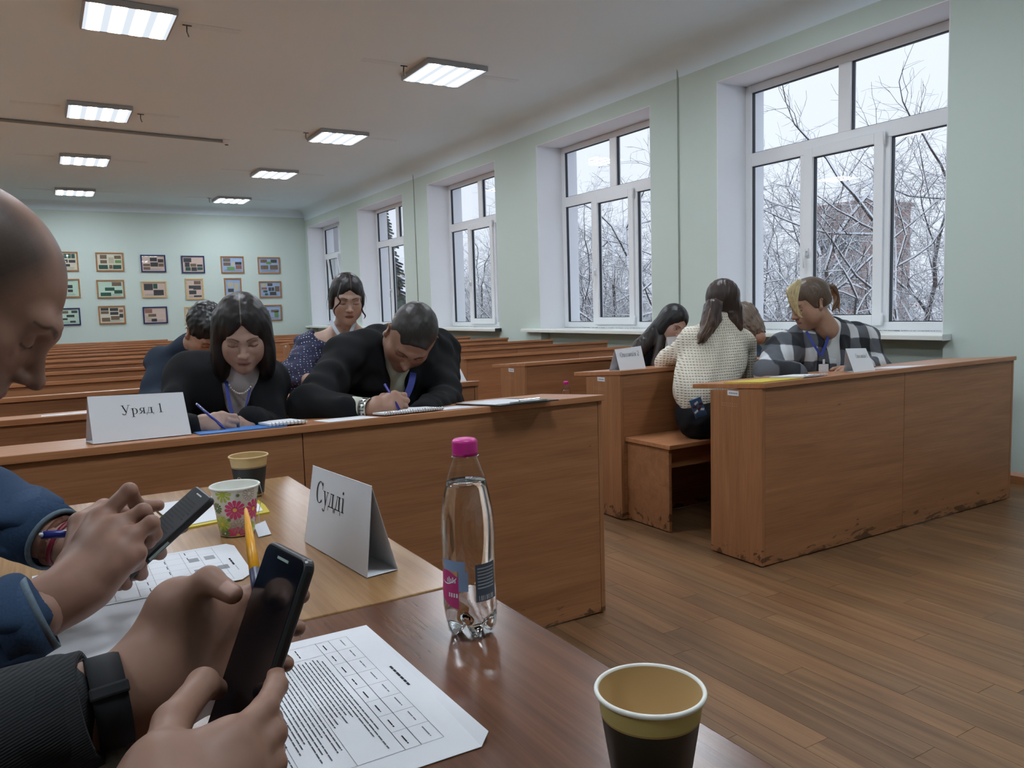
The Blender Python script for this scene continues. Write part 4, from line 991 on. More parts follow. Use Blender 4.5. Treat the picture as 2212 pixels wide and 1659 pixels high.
def mesh_np(name, parts, mat, parent=None, **props):
    # parts: (V, Q, colour) with colour one tuple or an array per vertex
    off = 0; VV = []; QQ = []; CC = []
    for V, Q, c in parts:
        VV.append(V); QQ.append(Q + off); off += len(V)
        CC.append(np.tile(np.array(c, f32), (len(V), 1)) if np.ndim(c) == 1 else np.array(c, f32))
    V = np.concatenate(VV).astype(f32); Q = np.concatenate(QQ); C = np.concatenate(CC)
    me = bpy.data.meshes.new(name); me.vertices.add(len(V)); me.vertices.foreach_set('co', V.ravel())
    me.loops.add(Q.size); me.loops.foreach_set('vertex_index', Q.ravel().astype(np.int32))
    me.polygons.add(len(Q)); me.polygons.foreach_set('loop_start', np.arange(0, Q.size, 4, dtype=np.int32))
    me.update(calc_edges=True); me.polygons.foreach_set('use_smooth', np.ones(len(Q), bool))
    at = me.color_attributes.new('Col', 'FLOAT_COLOR', 'POINT'); at.data.foreach_set('color', np.hstack([C, np.ones((len(C), 1), f32)]).ravel())
    me.materials.append(MATS[mat]); me.validate()
    return link(name, me, parent, **props)

def colmat(name, rough, spec=.5, nz=.06, nscale=120, sss=0.0, bmp=0.0, stretch=(1, 1, 1), aniso=False):
    m, nt, b = newmat(name)
    at = nt.nodes.new('ShaderNodeAttribute'); at.attribute_name = 'Col'
    n = N(nt, 'ShaderNodeTexNoise', Scale=nscale, Detail=2.0); L(nt, coords(nt, 'Object', stretch), n.inputs[0])
    k = ramp(nt, n.outputs[0], [(.25, (1 - nz * 3,) * 3), (.75, (1, 1, 1))])
    L(nt, mixc(nt, 1.0, at.outputs[0], k, 'MULTIPLY'), b.inputs['Base Color'])
    b.inputs['Roughness'].default_value = rough; b.inputs['Specular IOR Level'].default_value = spec
    if sss: b.inputs['Subsurface Weight'].default_value = sss; b.inputs['Subsurface Radius'].default_value = (.006, .003, .0015); b.inputs['Subsurface Scale'].default_value = .6
    if bmp: bump(nt, b, n.outputs[0], bmp, .001)
colmat('skin', .5, .4, .04, 60, 0.0, .10)
colmat('hair', .42, .35, .2, 1.0, 0, .35, (420, 420, 14))
colmat('cloth', .85, .2, .06, 500, 0, .25)
# ------------------------------------------------------------------ people
def lerp3(a, b, t): return np.array(a) * (1 - t) + np.array(b) * t
def soft(d, r, e): return np.clip((r - d) / e + .5, 0, 1)[:, None]
def head_frame(c, yaw, pitch, roll=0.0):
    # yaw 0 faces the lens, + turns the face to the picture's right; pitch + looks down; roll + leans clockwise in the picture
    c = np.array(c, float); toc = CP - c; toc[2] = 0; toc = _n(toc); z = np.array([0, 0, 1.0]); r = np.cross(z, -toc) * -1
    r = np.cross(-toc, z)                              # picture's right, seen from the lens
    y, p, q = (math.radians(a) for a in (yaw, pitch, roll))
    fh = math.cos(y) * toc + math.sin(y) * r
    f = math.cos(p) * fh - math.sin(p) * z; u = math.sin(p) * fh + math.cos(p) * z
    s = np.cross(f, u)
    v = np.array(toc); cr, sr = math.cos(q), math.sin(q)                       # lean about the line of sight
    def rot(a): a = np.array(a); return a * cr + np.cross(v, a) * -sr + v * (v @ a) * (1 - cr)
    return np.stack([rot(s), rot(f), rot(u)], 1)       # columns: right, forward, up
def head(skin, h=.0024, male=False, fat=0.0, lip=None, brow=(.03, .022, .018), eyes='down', stub=0.0, stubc=(.12, .10, .09), scalp=None, nose=1.0, sc=1.0, cran=((0, -.014, .034), (.0735, .096, .084)), browa=.9, lasha=.88):
    w = 1.0 + .10 * fat
    P = [ell(cran[0], (cran[1][0] * w, cran[1][1], cran[1][2]), .0),
         ell((0, .026, -.030), ((.0625 if male else .0600) * w, .062, .084), .03),
         cap((-.048*w, .004, -.058), (0, .058, -.094), .021 + .008*fat, .021, .03), cap((.048*w, .004, -.058), (0, .058, -.094), .021 + .008*fat, .021, .03),
         ell((0, .067, -.098), (.018 if male else .014, .014, .014), .02),
         ell((-.040*w, .050, -.026), (.020, .020, .018), .025), ell((.040*w, .050, -.026), (.020, .020, .018), .025),
         ell((-.036*w, .040, -.055), (.024, .028, .026), .025), ell((.036*w, .040, -.055), (.024, .028, .026), .025),
         cap((-.034, .072, .017), (0, .079, .013), .0115 if male else .009, .011 if male else .008, .02), cap((.034, .072, .017), (0, .079, .013), .0115 if male else .009, .011 if male else .008, .02),
         ell((-.0315, .093, -.003), (.0165, .018, .0125), .014, 's'), ell((.0315, .093, -.003), (.0165, .018, .0125), .014, 's'),
         ell((-.0315, .0665, -.004), (.0155, .0150, .0125), .004), ell((.0315, .0665, -.004), (.0155, .0150, .0125), .004),
         cap((0, .080, .004), (0, .101 + .004*(nose-1), -.032), .0065, .0088, .012), ell((0, .1035 + .006*(nose-1), -.0375), (.0095, .0105, .0085), .008),
         ell((-.0105, .0925, -.0405), (.0075, .010, .0065), .007), ell((.0105, .0925, -.0405), (.0075, .010, .0065), .007),
         ell((-.006, .097, -.0470), (.0036, .0055, .0035), .003, 's'), ell((.006, .097, -.0470), (.0036, .0055, .0035), .003, 's'),
         ell((0, .0770, -.062), (.024, .012, .015), .014),
         cap((-.019, .0800, -.0690), (0, .0872, -.0662), .0034, .0044, .006), cap((.019, .0800, -.0690), (0, .0872, -.0662), .0034, .0044, .006),
         cap((-.013, .0805, -.0740), (.013, .0805, -.0740), .0056, .0056, .006),
         cap((-.020, .0850, -.0702), (.020, .0850, -.0702), .0010, .0010, .004, 's'),
         ]
    for s_ in (-1, 1):
        P += [cap((s_*.0745*w, -.006, -.030), (s_*.0800*w, -.016, .008), .0075, .0105, .006), ell((s_*.083*w, -.013, -.004), (.006, .012, .020), .005, 's', None)]
        P += [cap((s_*.0755*w, -.004, -.034), (s_*.0765*w, -.006, -.028), .007, .008, .006)]
    P += [cap((0, -.022, -.05), (0, -.045, -.15), .050 + .008*fat + (.006 if male else -.003), .053 + (.008 if male else 0) + .012*fat, .03)]
    V, Q = surf(P, h); V = relax(V, Q, 1, .4)
    C = np.tile(np.array(skin, float), (len(V), 1)); x, y, z = V.T; ax = np.abs(x)
    front = (y > .03)
    def blend(m, c): nonlocal C; C = C * (1 - m) + np.array(c) * m
    blend(.35 * soft(np.linalg.norm((V - [0, .1, -.038]) / [.02, .03, .02], axis=1), 1, .8), np.array(skin) * [1.0, .84, .82])
    chk = np.minimum(np.linalg.norm((V - [.042, .06, -.035]) / [.03, .04, .025], axis=1), np.linalg.norm((V - [-.042, .06, -.035]) / [.03, .04, .025], axis=1))
    blend(.3 * soft(chk, 1, .9), np.array(skin) * [1.0, .86, .84])
    if stub:
        m = soft(z + .35 * np.clip(.06 - y, 0, 1), -.042, .03) * (y > -.01)[:, None] * soft(-z, .135, .02); m = m * soft(-np.linalg.norm((V - [0, .09, -.06]) / [.02, .03, .012], axis=1), -.8, .5)
        blend(stub * m, stubc)
    lp = np.array(skin) * [.95, .62, .60] if lip is None else lip
    md = np.linalg.norm((V - [0, .088, -.0702]) / [.0205, .02, .0088], axis=1)
    blend(.85 * soft(md, 1, .25) * front[:, None], lp)
    blend(.75 * soft(np.abs(z + .0702) + .02 * (ax > .021), .0011, .0014) * (y > .075)[:, None] * (ax < .022)[:, None], np.array(lp) * .3)
    bt = np.clip((ax - .013) / .033, 0, 1); bz = .0155 + .0062 * np.sin(bt * 2.0) - .0035 * np.clip(bt - .7, 0, 1) / .3
    bw = (.0036 if male else .0027) * (1.15 - .75 * bt)
    blend(browa * soft(np.abs(z - bz), bw, .002 + .004 * (.9 - browa)) * ((ax > .011) & (ax < .05) & (y > .045))[:, None], brow)
    ed = np.stack([ax - .0315, y - .0665, z + .004], 1); en = np.linalg.norm(ed / [.0155, .0150, .0125], axis=1)
    if eyes == 'down':
        lz = -.0105 + 10.0 * (ax - .0315) ** 2
        blend(lasha * soft(np.abs(z - lz), .0016, .0012) * ((np.abs(ax - .0315) < .0155) & (y > .055))[:, None], np.array(brow) * .5)
        blend(.22 * soft(np.abs(z - .001), .006, .006) * ((np.abs(ax - .0315) < .017) & (y > .055))[:, None], np.array(skin) * [.6, .5, .5])
    else:
        op = soft(np.abs(z + .0045) + 22 * (ax - .0315) ** 2, .0052, .0015) * ((np.abs(ax - .0315) < .0150) & (y > .06))[:, None]
        blend(op, (.62, .60, .58))
        gx = .006 if eyes == 'right' else 0.0           # gaze to the person's left
        ir = np.hypot((x + gx) - np.sign(x) * .0315, z + .0040); blend(op * soft(ir, .0058, .0012), (.035, .022, .016)); 
        lz = .0005 - 24 * (ax - .0315) ** 2
        blend(.9 * soft(np.abs(z - lz), .0014, .0012) * ((np.abs(ax - .0315) < .0165) & (y > .055))[:, None], (.012, .010, .010))
    if scalp is not None:
        blend(*scalp(V))
    return V * sc, Q, C
def hand_frame(W, fwd, back, thumb, curls, tdir=None, s=1.0, spread=0.0, bend=None):
    # fwd along the palm, back = way the back of the hand looks, thumb = +1/-1 side of fwd x back
    f = _n(np.array(fwd, float)); n = np.array(back, float); n = _n(n - f * (n @ f)); t = np.cross(f, n) * thumb
    W = np.array(W, float); J = {}
    mc = [(.088, .027), (.092, .008), (.087, -.011), (.077, -.028)]
    ln = [(.044, .026, .020), (.048, .030, .021), (.044, .028, .021), (.034, .021, .018)]
    for i, ((a, b), l3, cu) in enumerate(zip(mc, ln, curls)):
        p = W + s * (f * a + t * b); ch = [p]; ang = 0; sp = spread * (1.5 - i) / 1.5
        cu = cu if hasattr(cu, '__len__') else (cu, cu, cu * .7)
        for l_, c in zip(l3, cu):
            ang += math.radians(c); d = math.cos(ang) * (f * math.cos(sp) + t * math.sin(sp)) - math.sin(ang) * n; p = p + s * l_ * d; ch.append(p)
        J[i] = ch
    td = tdir if tdir is not None else [(.6, .7, -.35), (.85, .35, -.4), (.95, .1, -.35)]
    p = W + s * (f * .022 + t * .024 - n * .006); ch = [p]
    for l_, (a, b, c) in zip((.042, .033, .026), td): p = p + s * l_ * _n(f * a + t * b + n * c); ch.append(p)
    J['t'] = ch; J['W'] = W; J['n'] = n; J['s'] = s; return J
def hand_mesh(J, skin, arm=None, h=.0022, fat=1.0, nails=None, armr=(.024, .030)):
    s = J['s'] * fat; P = []; W = J['W']
    pr = (.0125, .0125, .0120, .0108)
    for i in range(4):
        P.append(cap(W + (J[i][0] - W) * .08, J[i][0], .0150 * s, pr[i] * s, .016))
    for i in range(3): P.append(cap(lerp3(W, J[i][0], .75), lerp3(W, J[i+1][0], .75), .0125 * s, None, .014))
    P.append(cap(J['t'][0], J[0][0], .012 * s, .009 * s, .016)); P.append(cap(W, J['t'][0], .0165 * s, .0155 * s, .016)); P.append(cap(J['t'][0], lerp3(W, J[1][0], .6), .0145 * s, .010 * s, .016))
    fr = [(.0098, .0088, .0080, .0066), (.0100, .0090, .0081, .0067), (.0095, .0085, .0077, .0064), (.0085, .0075, .0068, .0057)]
    for i in range(4):
        for a in range(3): P.append(cap(J[i][a], J[i][a+1], fr[i][a] * s, fr[i][a+1] * s, .004 if a else .008))
    tr = (.0150, .0118, .0105, .0080)
    for a in range(3): P.append(cap(J['t'][a], J['t'][a+1], tr[a] * s, tr[a+1] * s, .006))
    if arm is not None:
        a = np.array(arm, float); sd = _n(np.cross(a - W, J['n'])) * .010 * s
        for q in (-1, 1): P.append(cap(W + sd * q, a + sd * q * 1.2, armr[0] * .86 * s, armr[1] * s, .02))
    P += J.get('extra', [])
    V, Q = surf(P, h); V = relax(V, Q, 1, .35)
    C = np.tile(np.array(skin, float), (len(V), 1))
    red = np.array(skin) * [1.0, .83, .80]
    for i in (0, 1, 2, 3, 't'):
        for a, r in ((0, .014), (1, .011), (len(J[i]) - 1, .012)):
            m = .4 * soft(np.linalg.norm(V - J[i][a], axis=1), r, r); C = C * (1 - m) + red * m
        tip, pre = np.array(J[i][-1]), np.array(J[i][-2]); d = _n(tip - pre)
        if nails is False: continue
        # nail on the back of the last joint
        if i == 't': bn = J.get('tn', J['n'])
        else:
            ax_ = np.cross(_n(np.array(J[i][1]) - J[i][0]), J['n']); bn = np.cross(ax_, d) * -1
            if bn @ (J['n'] - d * (J['n'] @ d)) < 0 and (d @ J['n']) > -.7: bn = -bn
        bn = np.array(bn) - d * (np.array(bn) @ d); bn = _n(bn)
        c = tip + bn * .0066 * s - d * .001
        q = V - c; along = q @ d; up = q @ bn; sd = np.linalg.norm(q - np.outer(along, d) - np.outer(up, bn), axis=1)
        m = .75 * soft(np.maximum(np.abs(along) / .0062, sd / .0048) / s, 1, .25) * ((up > -.004) & (up < .006))[:, None]
        C = C * (1 - m) + (np.array(skin) * [1.15, 1.0, 1.0] if nails is None else np.array(nails)) * m
    return V, Q, C
def torso(sk, infl=0.0, sleeves=(1.0, 1.0), neck=False, k=.06, arms=True, foreR=1.0):
    # sk: N neck base, A/B shoulders, H hips, w half widths, d half depths, elbows/wrists
    N_, A, B, H = (np.array(sk[q], float) for q in ('N', 'A', 'B', 'H')); M = (A + B) / 2; side = _n(B - A); P = []
    w0 = np.linalg.norm(B - A) / 2; dw = sk.get('d', .095)
    P.append(cap(A, B, sk.get('sr', .058) + infl, None, k)); P.append(cap(lerp3(M, N_, .9), lerp3(M, N_, .2), .055 + infl, .07 + infl, k))
    for q in (A, B): P.append(cap(lerp3(q, N_, .15), N_, .05 + infl, .045 + infl, k))
    n = 6
    for i in range(1, n + 1):
        t = i / n; c = lerp3(M, H, t); ww = max(.01, (w0 * (1 - t) * .92 + sk.get('hw', .16) * t) - dw * .8); r = dw * (1 + .10 * math.sin(t * 3.1)) + infl
        P.append(cap(c - side * ww, c + side * ww, r, None, k))
    if arms:
        for S, e, wr, f in (('A', 'EA', 'WA', sleeves[0]), ('B', 'EB', 'WB', sleeves[1])):
            if e not in sk: continue
            S_, E_, W_ = (np.array(sk[q], float) for q in (S, e, wr)); ar = sk.get('ar', .050)
            if f > 0:
                if f < .5: P.append(cap(S_, lerp3(S_, E_, f * 2), ar + infl, ar * .95 + infl, .04)); continue
                P.append(cap(S_, E_, ar + infl, ar * .86 + infl, .04)); P.append(cap(E_, lerp3(E_, W_, (f - .5) * 2), ar * .86 + infl, (ar * .62 + infl) * foreR, .03))
    if neck: P.append(cap(N_, np.array(sk['HC']), .050, .048, .03))
    return P
SKIN = {'fair': srgb(176, 144, 129), 'warm': srgb(168, 130, 109), 'ruddy': srgb(160, 121, 102)}
def place_head(hd, c, Rm): V, Q, C = hd; return (np.array(c) + V @ Rm.T, Q, C)
def hair_mesh(name, prims, Rm, c, col, parent, h=.003, tip=None, wob=.0006, part=None, sc=1.0, seed=1):
    V, Q = surf(prims, h, wobble(wob, .022, seed, 6, (1, 1, .15))); V = relax(V, Q, 2, .4)
    C = np.tile(np.array(col, float), (len(V), 1))
    if tip is not None:
        m = np.clip((-V[:, 2] - .02) / .14, 0, 1)[:, None]; C = C * (1 - m) + np.array(tip) * m
    if part is not None:
        m = .7 * soft(np.abs(V[:, 0] - part[0]), .0016, .0022) * ((V[:, 2] > .045) & (V[:, 1] > -.03))[:, None]; C = C * (1 - m) + np.array(part[1]) * m
    V = V * sc
    return mesh_np(name, [(np.array(c) + V @ Rm.T, Q, C)], 'hair', parent)
def strand(name, pts, r, mat, parent, n=6): return MB().tube(catmull(pts), r if hasattr(r, '__len__') is False else list(np.interp(np.linspace(0, 1, len(catmull(pts))), np.linspace(0, 1, len(r)), r)), n).build(name, mat, parent, smooth=True)
def catmull(P, m=6):
    P = [np.array(p, float) for p in P]; P = [2*P[0]-P[1]] + P + [2*P[-1]-P[-2]]; out = []
    for i in range(1, len(P) - 2):
        for k in range(m):
            t = k / m; out.append(.5 * ((2*P[i]) + (-P[i-1]+P[i+1])*t + (2*P[i-1]-5*P[i]+4*P[i+1]-P[i+2])*t*t + (-P[i-1]+3*P[i]-3*P[i+1]+P[i+2])*t**3))
    out.append(P[-2]); return out
def ribbon(name, pts, w, mat, parent, nrm, th=.0012):
    # flat band following pts, lying square to nrm
    P = catmull(pts, 5); mb = MB(); V = []; nrm = np.array(nrm, float)
    for i, p in enumerate(P):
        d = _n(P[min(i+1, len(P)-1)] - P[max(i-1, 0)]); s = _n(np.cross(d, nrm)) * w / 2; u = _n(np.cross(s, d)) * th
        V += [p - s, p + s, p + s + u, p - s + u]
    m = len(P); F = [(4*i+a, 4*i+(a+1) % 4, 4*i+4+(a+1) % 4, 4*i+4+a) for i in range(m-1) for a in range(4)] + [(3, 2, 1, 0), (4*m-4, 4*m-3, 4*m-2, 4*m-1)]
    return mb.add(V, F).build(name, mat, parent, fix=True)
def cuff(name, a, b, r0, r1, mat, parent, th=.003, n=32, sq=1.0):
    # open tube around the line a-b, with wall thickness
    a, b = np.array(a, float), np.array(b, float); d = _n(b - a); u = _n(np.cross(d, (0, 0, 1))); v = np.cross(u, d); mb = MB(); V = []
    ring = [(a, r0), (b, r1), (b, r1 - th), (a, r0 - th)]
    for c, r in ring: V += [c + r * (u * math.cos(q) + v * sq * math.sin(q)) for q in np.linspace(0, 2*math.pi, n, endpoint=False)]
    F = [(i*n+k, i*n+(k+1) % n, ((i+1) % 4)*n+(k+1) % n, ((i+1) % 4)*n+k) for i in range(4) for k in range(n)]
    return mb.add(V, F).build(name, mat, parent, smooth=True, fix=True)

def legs(sk, col, parent, f, seat=.450, reach=.40):
    # seated lap, shins and shoes; f = way the sitter faces
    f = _n(np.array([f[0], f[1], 0.0])); sd = np.array([f[1], -f[0], 0]); H = np.array([sk['H'][0], sk['H'][1], seat + .085]); P = [cap(H - sd * .075, H + sd * .075, .088, None, .05), cap(np.array(sk['H']), H, .10, .09, .06)]
    for s_ in (-1, 1):
        k = H + f * reach + sd * s_ * .10 + np.array([0, 0, .0]); a = k + np.array([0, 0, -(k[2] - .09)]) - f * .02
        P += [cap(H + sd * s_ * .085, k, .078, .058, .04), cap(k, a, .056, .042, .03)]
        sh = [cap(a - f * .05 + np.array([0, 0, -.045]), a + f * .13 + np.array([0, 0, -.052]), .040, .034, .02)]
        V, Q = surf(sh, .008); V[:, 2] = np.maximum(V[:, 2], .001); mesh_np('shoe', [(V, Q, srgb(30, 30, 32))], 'cloth', parent)
    V, Q = surf(P, .011); V[:, 2] = np.where(V[:, 2] < seat + .0, np.where(V[:, 2] > seat - .03, seat, V[:, 2]), V[:, 2])
    mesh_np('trousers', [(V, Q, col)], 'cloth', parent)
# ---- the girl in the black blazer, writing at the front bench
def V_(px, py, Y): return onY(px, py, Y)
HAIRB = (.012, .010, .010)
plain('lanyard_blue', srgb(34, 48, 130), .6); plain('lanyard_grey', srgb(150, 158, 168), .6); plain('pen_blue', srgb(32, 42, 130), .3); plain('pearl', srgb(226, 220, 212), .25); plain('gold', srgb(190, 150, 80), .35, metal=.8)
plain('bead_red', srgb(120, 22, 44), .4); plain('silver', srgb(196, 194, 188), .3, metal=.8)
def head_at(c, ang, hd): 
    Rm = head_frame(c, *ang); return Rm, place_head(hd, c, Rm)
hc = V_(523, 718, 2.71); Rm, hd = head_at(hc, (0, 27, 0), head(SKIN['fair'], lip=srgb(160, 104, 100)))
sk = dict(N=V_(520, 812, 2.83), A=V_(408, 812, 2.90), B=V_(575, 826, 2.84), H=V_(505, 1010, 3.02), EA=V_(352, 925, 2.72), WA=V_(415, 925, 2.47), EB=V_(590, 935, 2.68), WB=V_(545, 905, 2.50), d=.088, hw=.15, ar=.044, HC=hc - .06 * Rm[:, 2])
wA = V_(424, 922, 2.46); hA = hand_frame(wA, V_(478, 912, 2.43) - wA, (-.25, -.75, .6), -1, [(30, 60, 30), (38, 65, 35), (45, 70, 40), (50, 70, 40)], [(.8, .5, -.4), (.95, .2, -.5), (.9, -.1, -.6)], .86)
wB = V_(546, 903, 2.53); hB = hand_frame(wB, V_(512, 925, 2.43) - wB, (.15, -.35, .9), 1, [(25, 35, 20), (25, 35, 20), (28, 35, 20), (30, 35, 20)], None, .84, .2)
body = [hd, hand_mesh(hA, SKIN['fair'], sk['EA'] * .3 + wA * .7, nails=False), hand_mesh(hB, SKIN['fair'], sk['EB'] * .3 + wB * .7, nails=False)]
tv, tq = surf(torso(sk, 0, (1, 1), True), .008); body.append((tv, tq, SKIN['fair']))
p3 = tag(mesh_np('person', body, 'skin'), 'person with parted black bob and black blazer writing at the front bench', 'person', 'people at the benches')
hp = [ell((0, -.014, .040), (.0845, .106, .092), 0), ell((-.072, -.008, -.05), (.030, .058, .115), .03), ell((.072, -.008, -.05), (.030, .058, .115), .03), ell((0, -.062, -.05), (.078, .048, .125), .04),
      ell((-.074, .012, -.11), (.024, .040, .07), .03), ell((.074, .012, -.11), (.024, .040, .07), .03),
      ell((0, .13, -.045), (.0585, .105, .108), .012, 's'), cap((-.03, .10, .02), (-.0, .085, .062), .012, .006, .015, 's'), cap((.03, .10, .02), (.0, .085, .062), .012, .006, .015, 's')]
hair_mesh('hair', hp, Rm, hc, srgb(34, 28, 28), p3, part=(.002, srgb(150, 128, 120)), h=.0028)
def cloth(name, prims, col, parent, h=.006, amp=.004, wl=.09, seed=3, mat='cloth', colf=None):
    V, Q = surf(prims, h, wobble(amp, wl, seed) if amp else None); V = relax(V, Q, 1, .4)
    return mesh_np(name, [(V, Q, col if colf is None else colf(V))], mat, parent)
fr = _n(np.array([-.2, -1, .05]))
sh = torso(sk, .006, (0, 0), arms=False) + [cap(sk['N'], lerp3(sk['N'], hc, .48), .056, .052, .03), half(lerp3(sk['N'], hc, .40) + fr * .02, np.array(hc - sk['N']) * [1, 1, 1.6], 0, .14)]
cloth('turtleneck', sh, srgb(206, 200, 205), p3, .005, .0015, .05)
M_ = (sk['A'] + sk['B']) / 2
bz = torso(sk, .016, (1, 1)) + [cap(sk['N'] + fr * .05 + np.array([0, 0, .06]), M_ + fr * .14 - np.array([.0, 0, .26]), .070, .012, .01, 's'), cap(sk['N'] + np.array([0, 0, .02]), sk['N'] + np.array([0, 0, .14]), .066, .075, .01, 's')]
legs(sk, srgb(26, 27, 30), p3, (-.1, -1))
cloth('blazer', bz, srgb(24, 25, 28), p3, .006, .004)
ribbon('lanyard', [V_(487, 800, 2.80), V_(492, 850, 2.745), V_(503, 900, 2.70), V_(510, 925, 2.68)], .012, 'lanyard_blue', p3, fr)
ribbon('lanyard', [V_(548, 795, 2.82), V_(540, 840, 2.755), V_(528, 890, 2.71)], .006, 'lanyard_blue', p3, fr)
for k in range(15):
    t = k / 14; px = 495 + 50 * t; py = 832 + 46 * math.sin(math.pi * t) ** .8 * .42 - 2 * t
    c = V_(px, py, 2.752 - .012 * math.sin(math.pi * t))
    MB().lathe([(.0, -.0034), (.0024, -.0024), (.0034, 0), (.0024, .0024), (0, .0034)], 8, c).build('pearl', 'pearl', p3, smooth=True)
MB().lathe([(.0, -.004), (.003, -.003), (.004, 0), (.003, .003), (0, .004)], 8, V_(569, 730, 2.66)).build('earring', 'pearl', p3, smooth=True)
pn = thing('pen', 'blue pen in the hand of the girl in the blazer', 'pen', V_(480, 915, 2.42), 'ballpoint pens')
a, b = V_(424, 872, 2.47), V_(487, 927, 2.40)
MB().tube([lerp3(a, b, .04), lerp3(a, b, .9), b], [.0042, .0042, .001], 10).build('barrel', 'pen_blue', pn, smooth=True)
MB().tube([a, lerp3(a, b, .04)], .0028, 8).build('push_button', 'paper', pn, smooth=True)
MB().tube([lerp3(a, b, .05) + np.array([0, -.005, .001]), lerp3(a, b, .36) + np.array([0, -.0055, .001])], .0012, 6).build('pocket_clip', 'chrome', pn, smooth=True)
pin = MB()
for s_ in (-1, 0, 1): pin.tube([V_(549, 903 + s_ * 1, 2.66), V_(549 + 3, 901 + s_ * 4, 2.66), V_(553 + (s_ == 0) * 1, 899 + s_ * 3.4 , 2.66)], .0016, 6)
pin.build('trident_pin', 'gold', p3)
bk = MB()
for k in range(14):
    t = math.pi * (k / 13); q = wB + (sk['EB'] - wB) * .12 + np.array([.030 * math.cos(t), -.012, .026 * math.sin(t)]); bk.lathe([(0, -.004), (.0035, 0), (0, .004)], 6, q)
bk.build('bead_bracelet', 'bead_red', p3, smooth=True)
# ---- the man in the dark coat, bent over his notebook
hc = V_(888, 728, 2.66); Rm, hd = head_at(hc, (14, 55, 17), head(SKIN['ruddy'], male=True, fat=.9, stub=.45, lip=srgb(150, 96, 88), brow=(.03, .02, .016), sc=1.06, nose=1.5))
sk = dict(N=V_(858, 752, 2.84), A=V_(752, 775, 2.84), B=V_(945, 762, 2.96), H=V_(830, 960, 3.08), EA=V_(668, 880, 2.64), WA=V_(782, 890, 2.44), EB=V_(962, 872, 2.74), WB=V_(915, 893, 2.50), d=.125, hw=.19, ar=.058, sr=.070, HC=hc - .06 * Rm[:, 2])
wA = V_(806, 884, 2.43); hA = hand_frame(wA, V_(862, 866, 2.42) - wA, (-.35, -.75, .55), -1, [(32, 62, 30), (42, 65, 35), (50, 70, 40), (55, 70, 40)], [(.8, .5, -.4), (.95, .2, -.5), (.9, -.1, -.6)], .98)
body = [hd, hand_mesh(hA, SKIN['ruddy'], sk['EA'] * .25 + wA * .75, nails=False, fat=1.08, h=.002, armr=(.021, .019))]
tv, tq = surf(torso(sk, -.004, (.85, 1), True), .009); body.append((tv, tq, SKIN['ruddy']))
p6 = tag(mesh_np('person', body, 'skin'), 'person with cropped dark hair and dark coat bent over a spiral notebook', 'person', 'people at the benches')
hp = [ell((0, -.014, .034), (.0805, .0985, .0868), 0), ell((0, .140, -.030), (.115, .098, .119), .010, 's'), rbox((0, .02, -.075), (.2, .2, .045), .012, 's'), ell((-.080, .055, .02), (.03, .035, .05), .01, 's'), ell((.080, .055, .02), (.03, .035, .05), .01, 's'), ell((-.088, -.012, -.012), (.012, .022, .026), .006, 's'), ell((.088, -.012, -.012), (.012, .022, .026), .006, 's')]
hair_mesh('hair', hp, Rm, hc, srgb(54, 49, 47), p6, h=.0026, wob=.0004, sc=1.06)
fr = _n(np.array([-.35, -1, .0])); M_ = (sk['A'] + sk['B']) / 2
cloth('shirt', torso(sk, .006, (0, 0), arms=False) + [cap(sk['N'], lerp3(sk['N'], hc, .45), .068, .064, .03)], srgb(186, 188, 174), p6, .006, .003, .06)
zz = np.array([0, 0, 1.0])
ct = torso(sk, .018, (.86, 1)) + [cap(sk['N'] + fr * .09 + zz * .05, M_ + fr * .17 - zz * .34, .066, .026, .012, 's'), cap(sk['N'] + zz * .03 + fr * .03, sk['N'] + zz * .2 + fr * .06, .072, .09, .01, 's')]
# turned-up collar behind the neck
for s_ in (-1, 1):
    sd = _n(sk['B'] - sk['A']) * s_
    ct += [cap(sk['N'] - fr * .06 + zz * .005, sk['N'] + sd * .085 - zz * .0, .034, .026, .05), cap(sk['N'] + sd * .085 - zz * .0, M_ + sd * .075 + fr * .13 - zz * .06, .017, .014, .02), cap(M_ + sd * .075 + fr * .13 - zz * .06, M_ + sd * .045 + fr * .135 - zz * .20, .016, .012, .02)]
ct += [cap(lerp3(sk['A'], sk['N'], .45) + zz * .040, sk['N'] + zz * .050 - fr * .055, .045, .030, .05)]
legs(sk, srgb(28, 29, 33), p6, (-.1, -1))
cloth('coat', ct, srgb(21, 22, 25), p6, .006, .006, .08, 8)
ep = sk['A'] + zz * .075
MB().lathe([(0, .004), (.011, .004), (.013, .002), (.013, 0)], 18, lerp3(sk['A'], sk['N'], .42) + zz * .070 + fr * .045).build('epaulette_button', 'black_plastic', p6, smooth=True)
wd = _n(sk['EA'] - wA)
plain('shirt_white', srgb(206, 206, 190), .8)
cuff('shirt_cuff', wA + wd * .12, wA + wd * .034, .045, .0375, 'shirt_white', p6, .003)
br = cuff('bracelet', wA + wd * .036, wA + wd * .008, .0385, .0365, 'silver', p6, .0025)
u = _n(np.cross(wd, zz)); v = np.cross(u, wd); mb = MB()
for k in range(20):
    t = 2 * math.pi * k / 20; n_ = u * math.cos(t) + v * math.sin(t); tt = -u * math.sin(t) + v * math.cos(t); c = wA + wd * .022 + n_ * .0378
    for q in ((-1, 1) if k % 2 else (-1, 0, 1)): mb.obox(c + wd * .0062 * q, [n_, tt, wd], (.0012, .0026 if k % 2 else .0016, .0024))
mb.build('bracelet_pattern', 'black_plastic', br, kind='stuff')
ribbon('lanyard', [V_(893, 805, 2.665), V_(888, 830, 2.65), V_(880, 850, 2.64), V_(870, 868, 2.63)], .024, 'lanyard_blue', p6, fr)
pn = thing('pen', 'dark blue pen in the fist of the man in the coat', 'pen', V_(868, 897, 2.37), 'ballpoint pens')
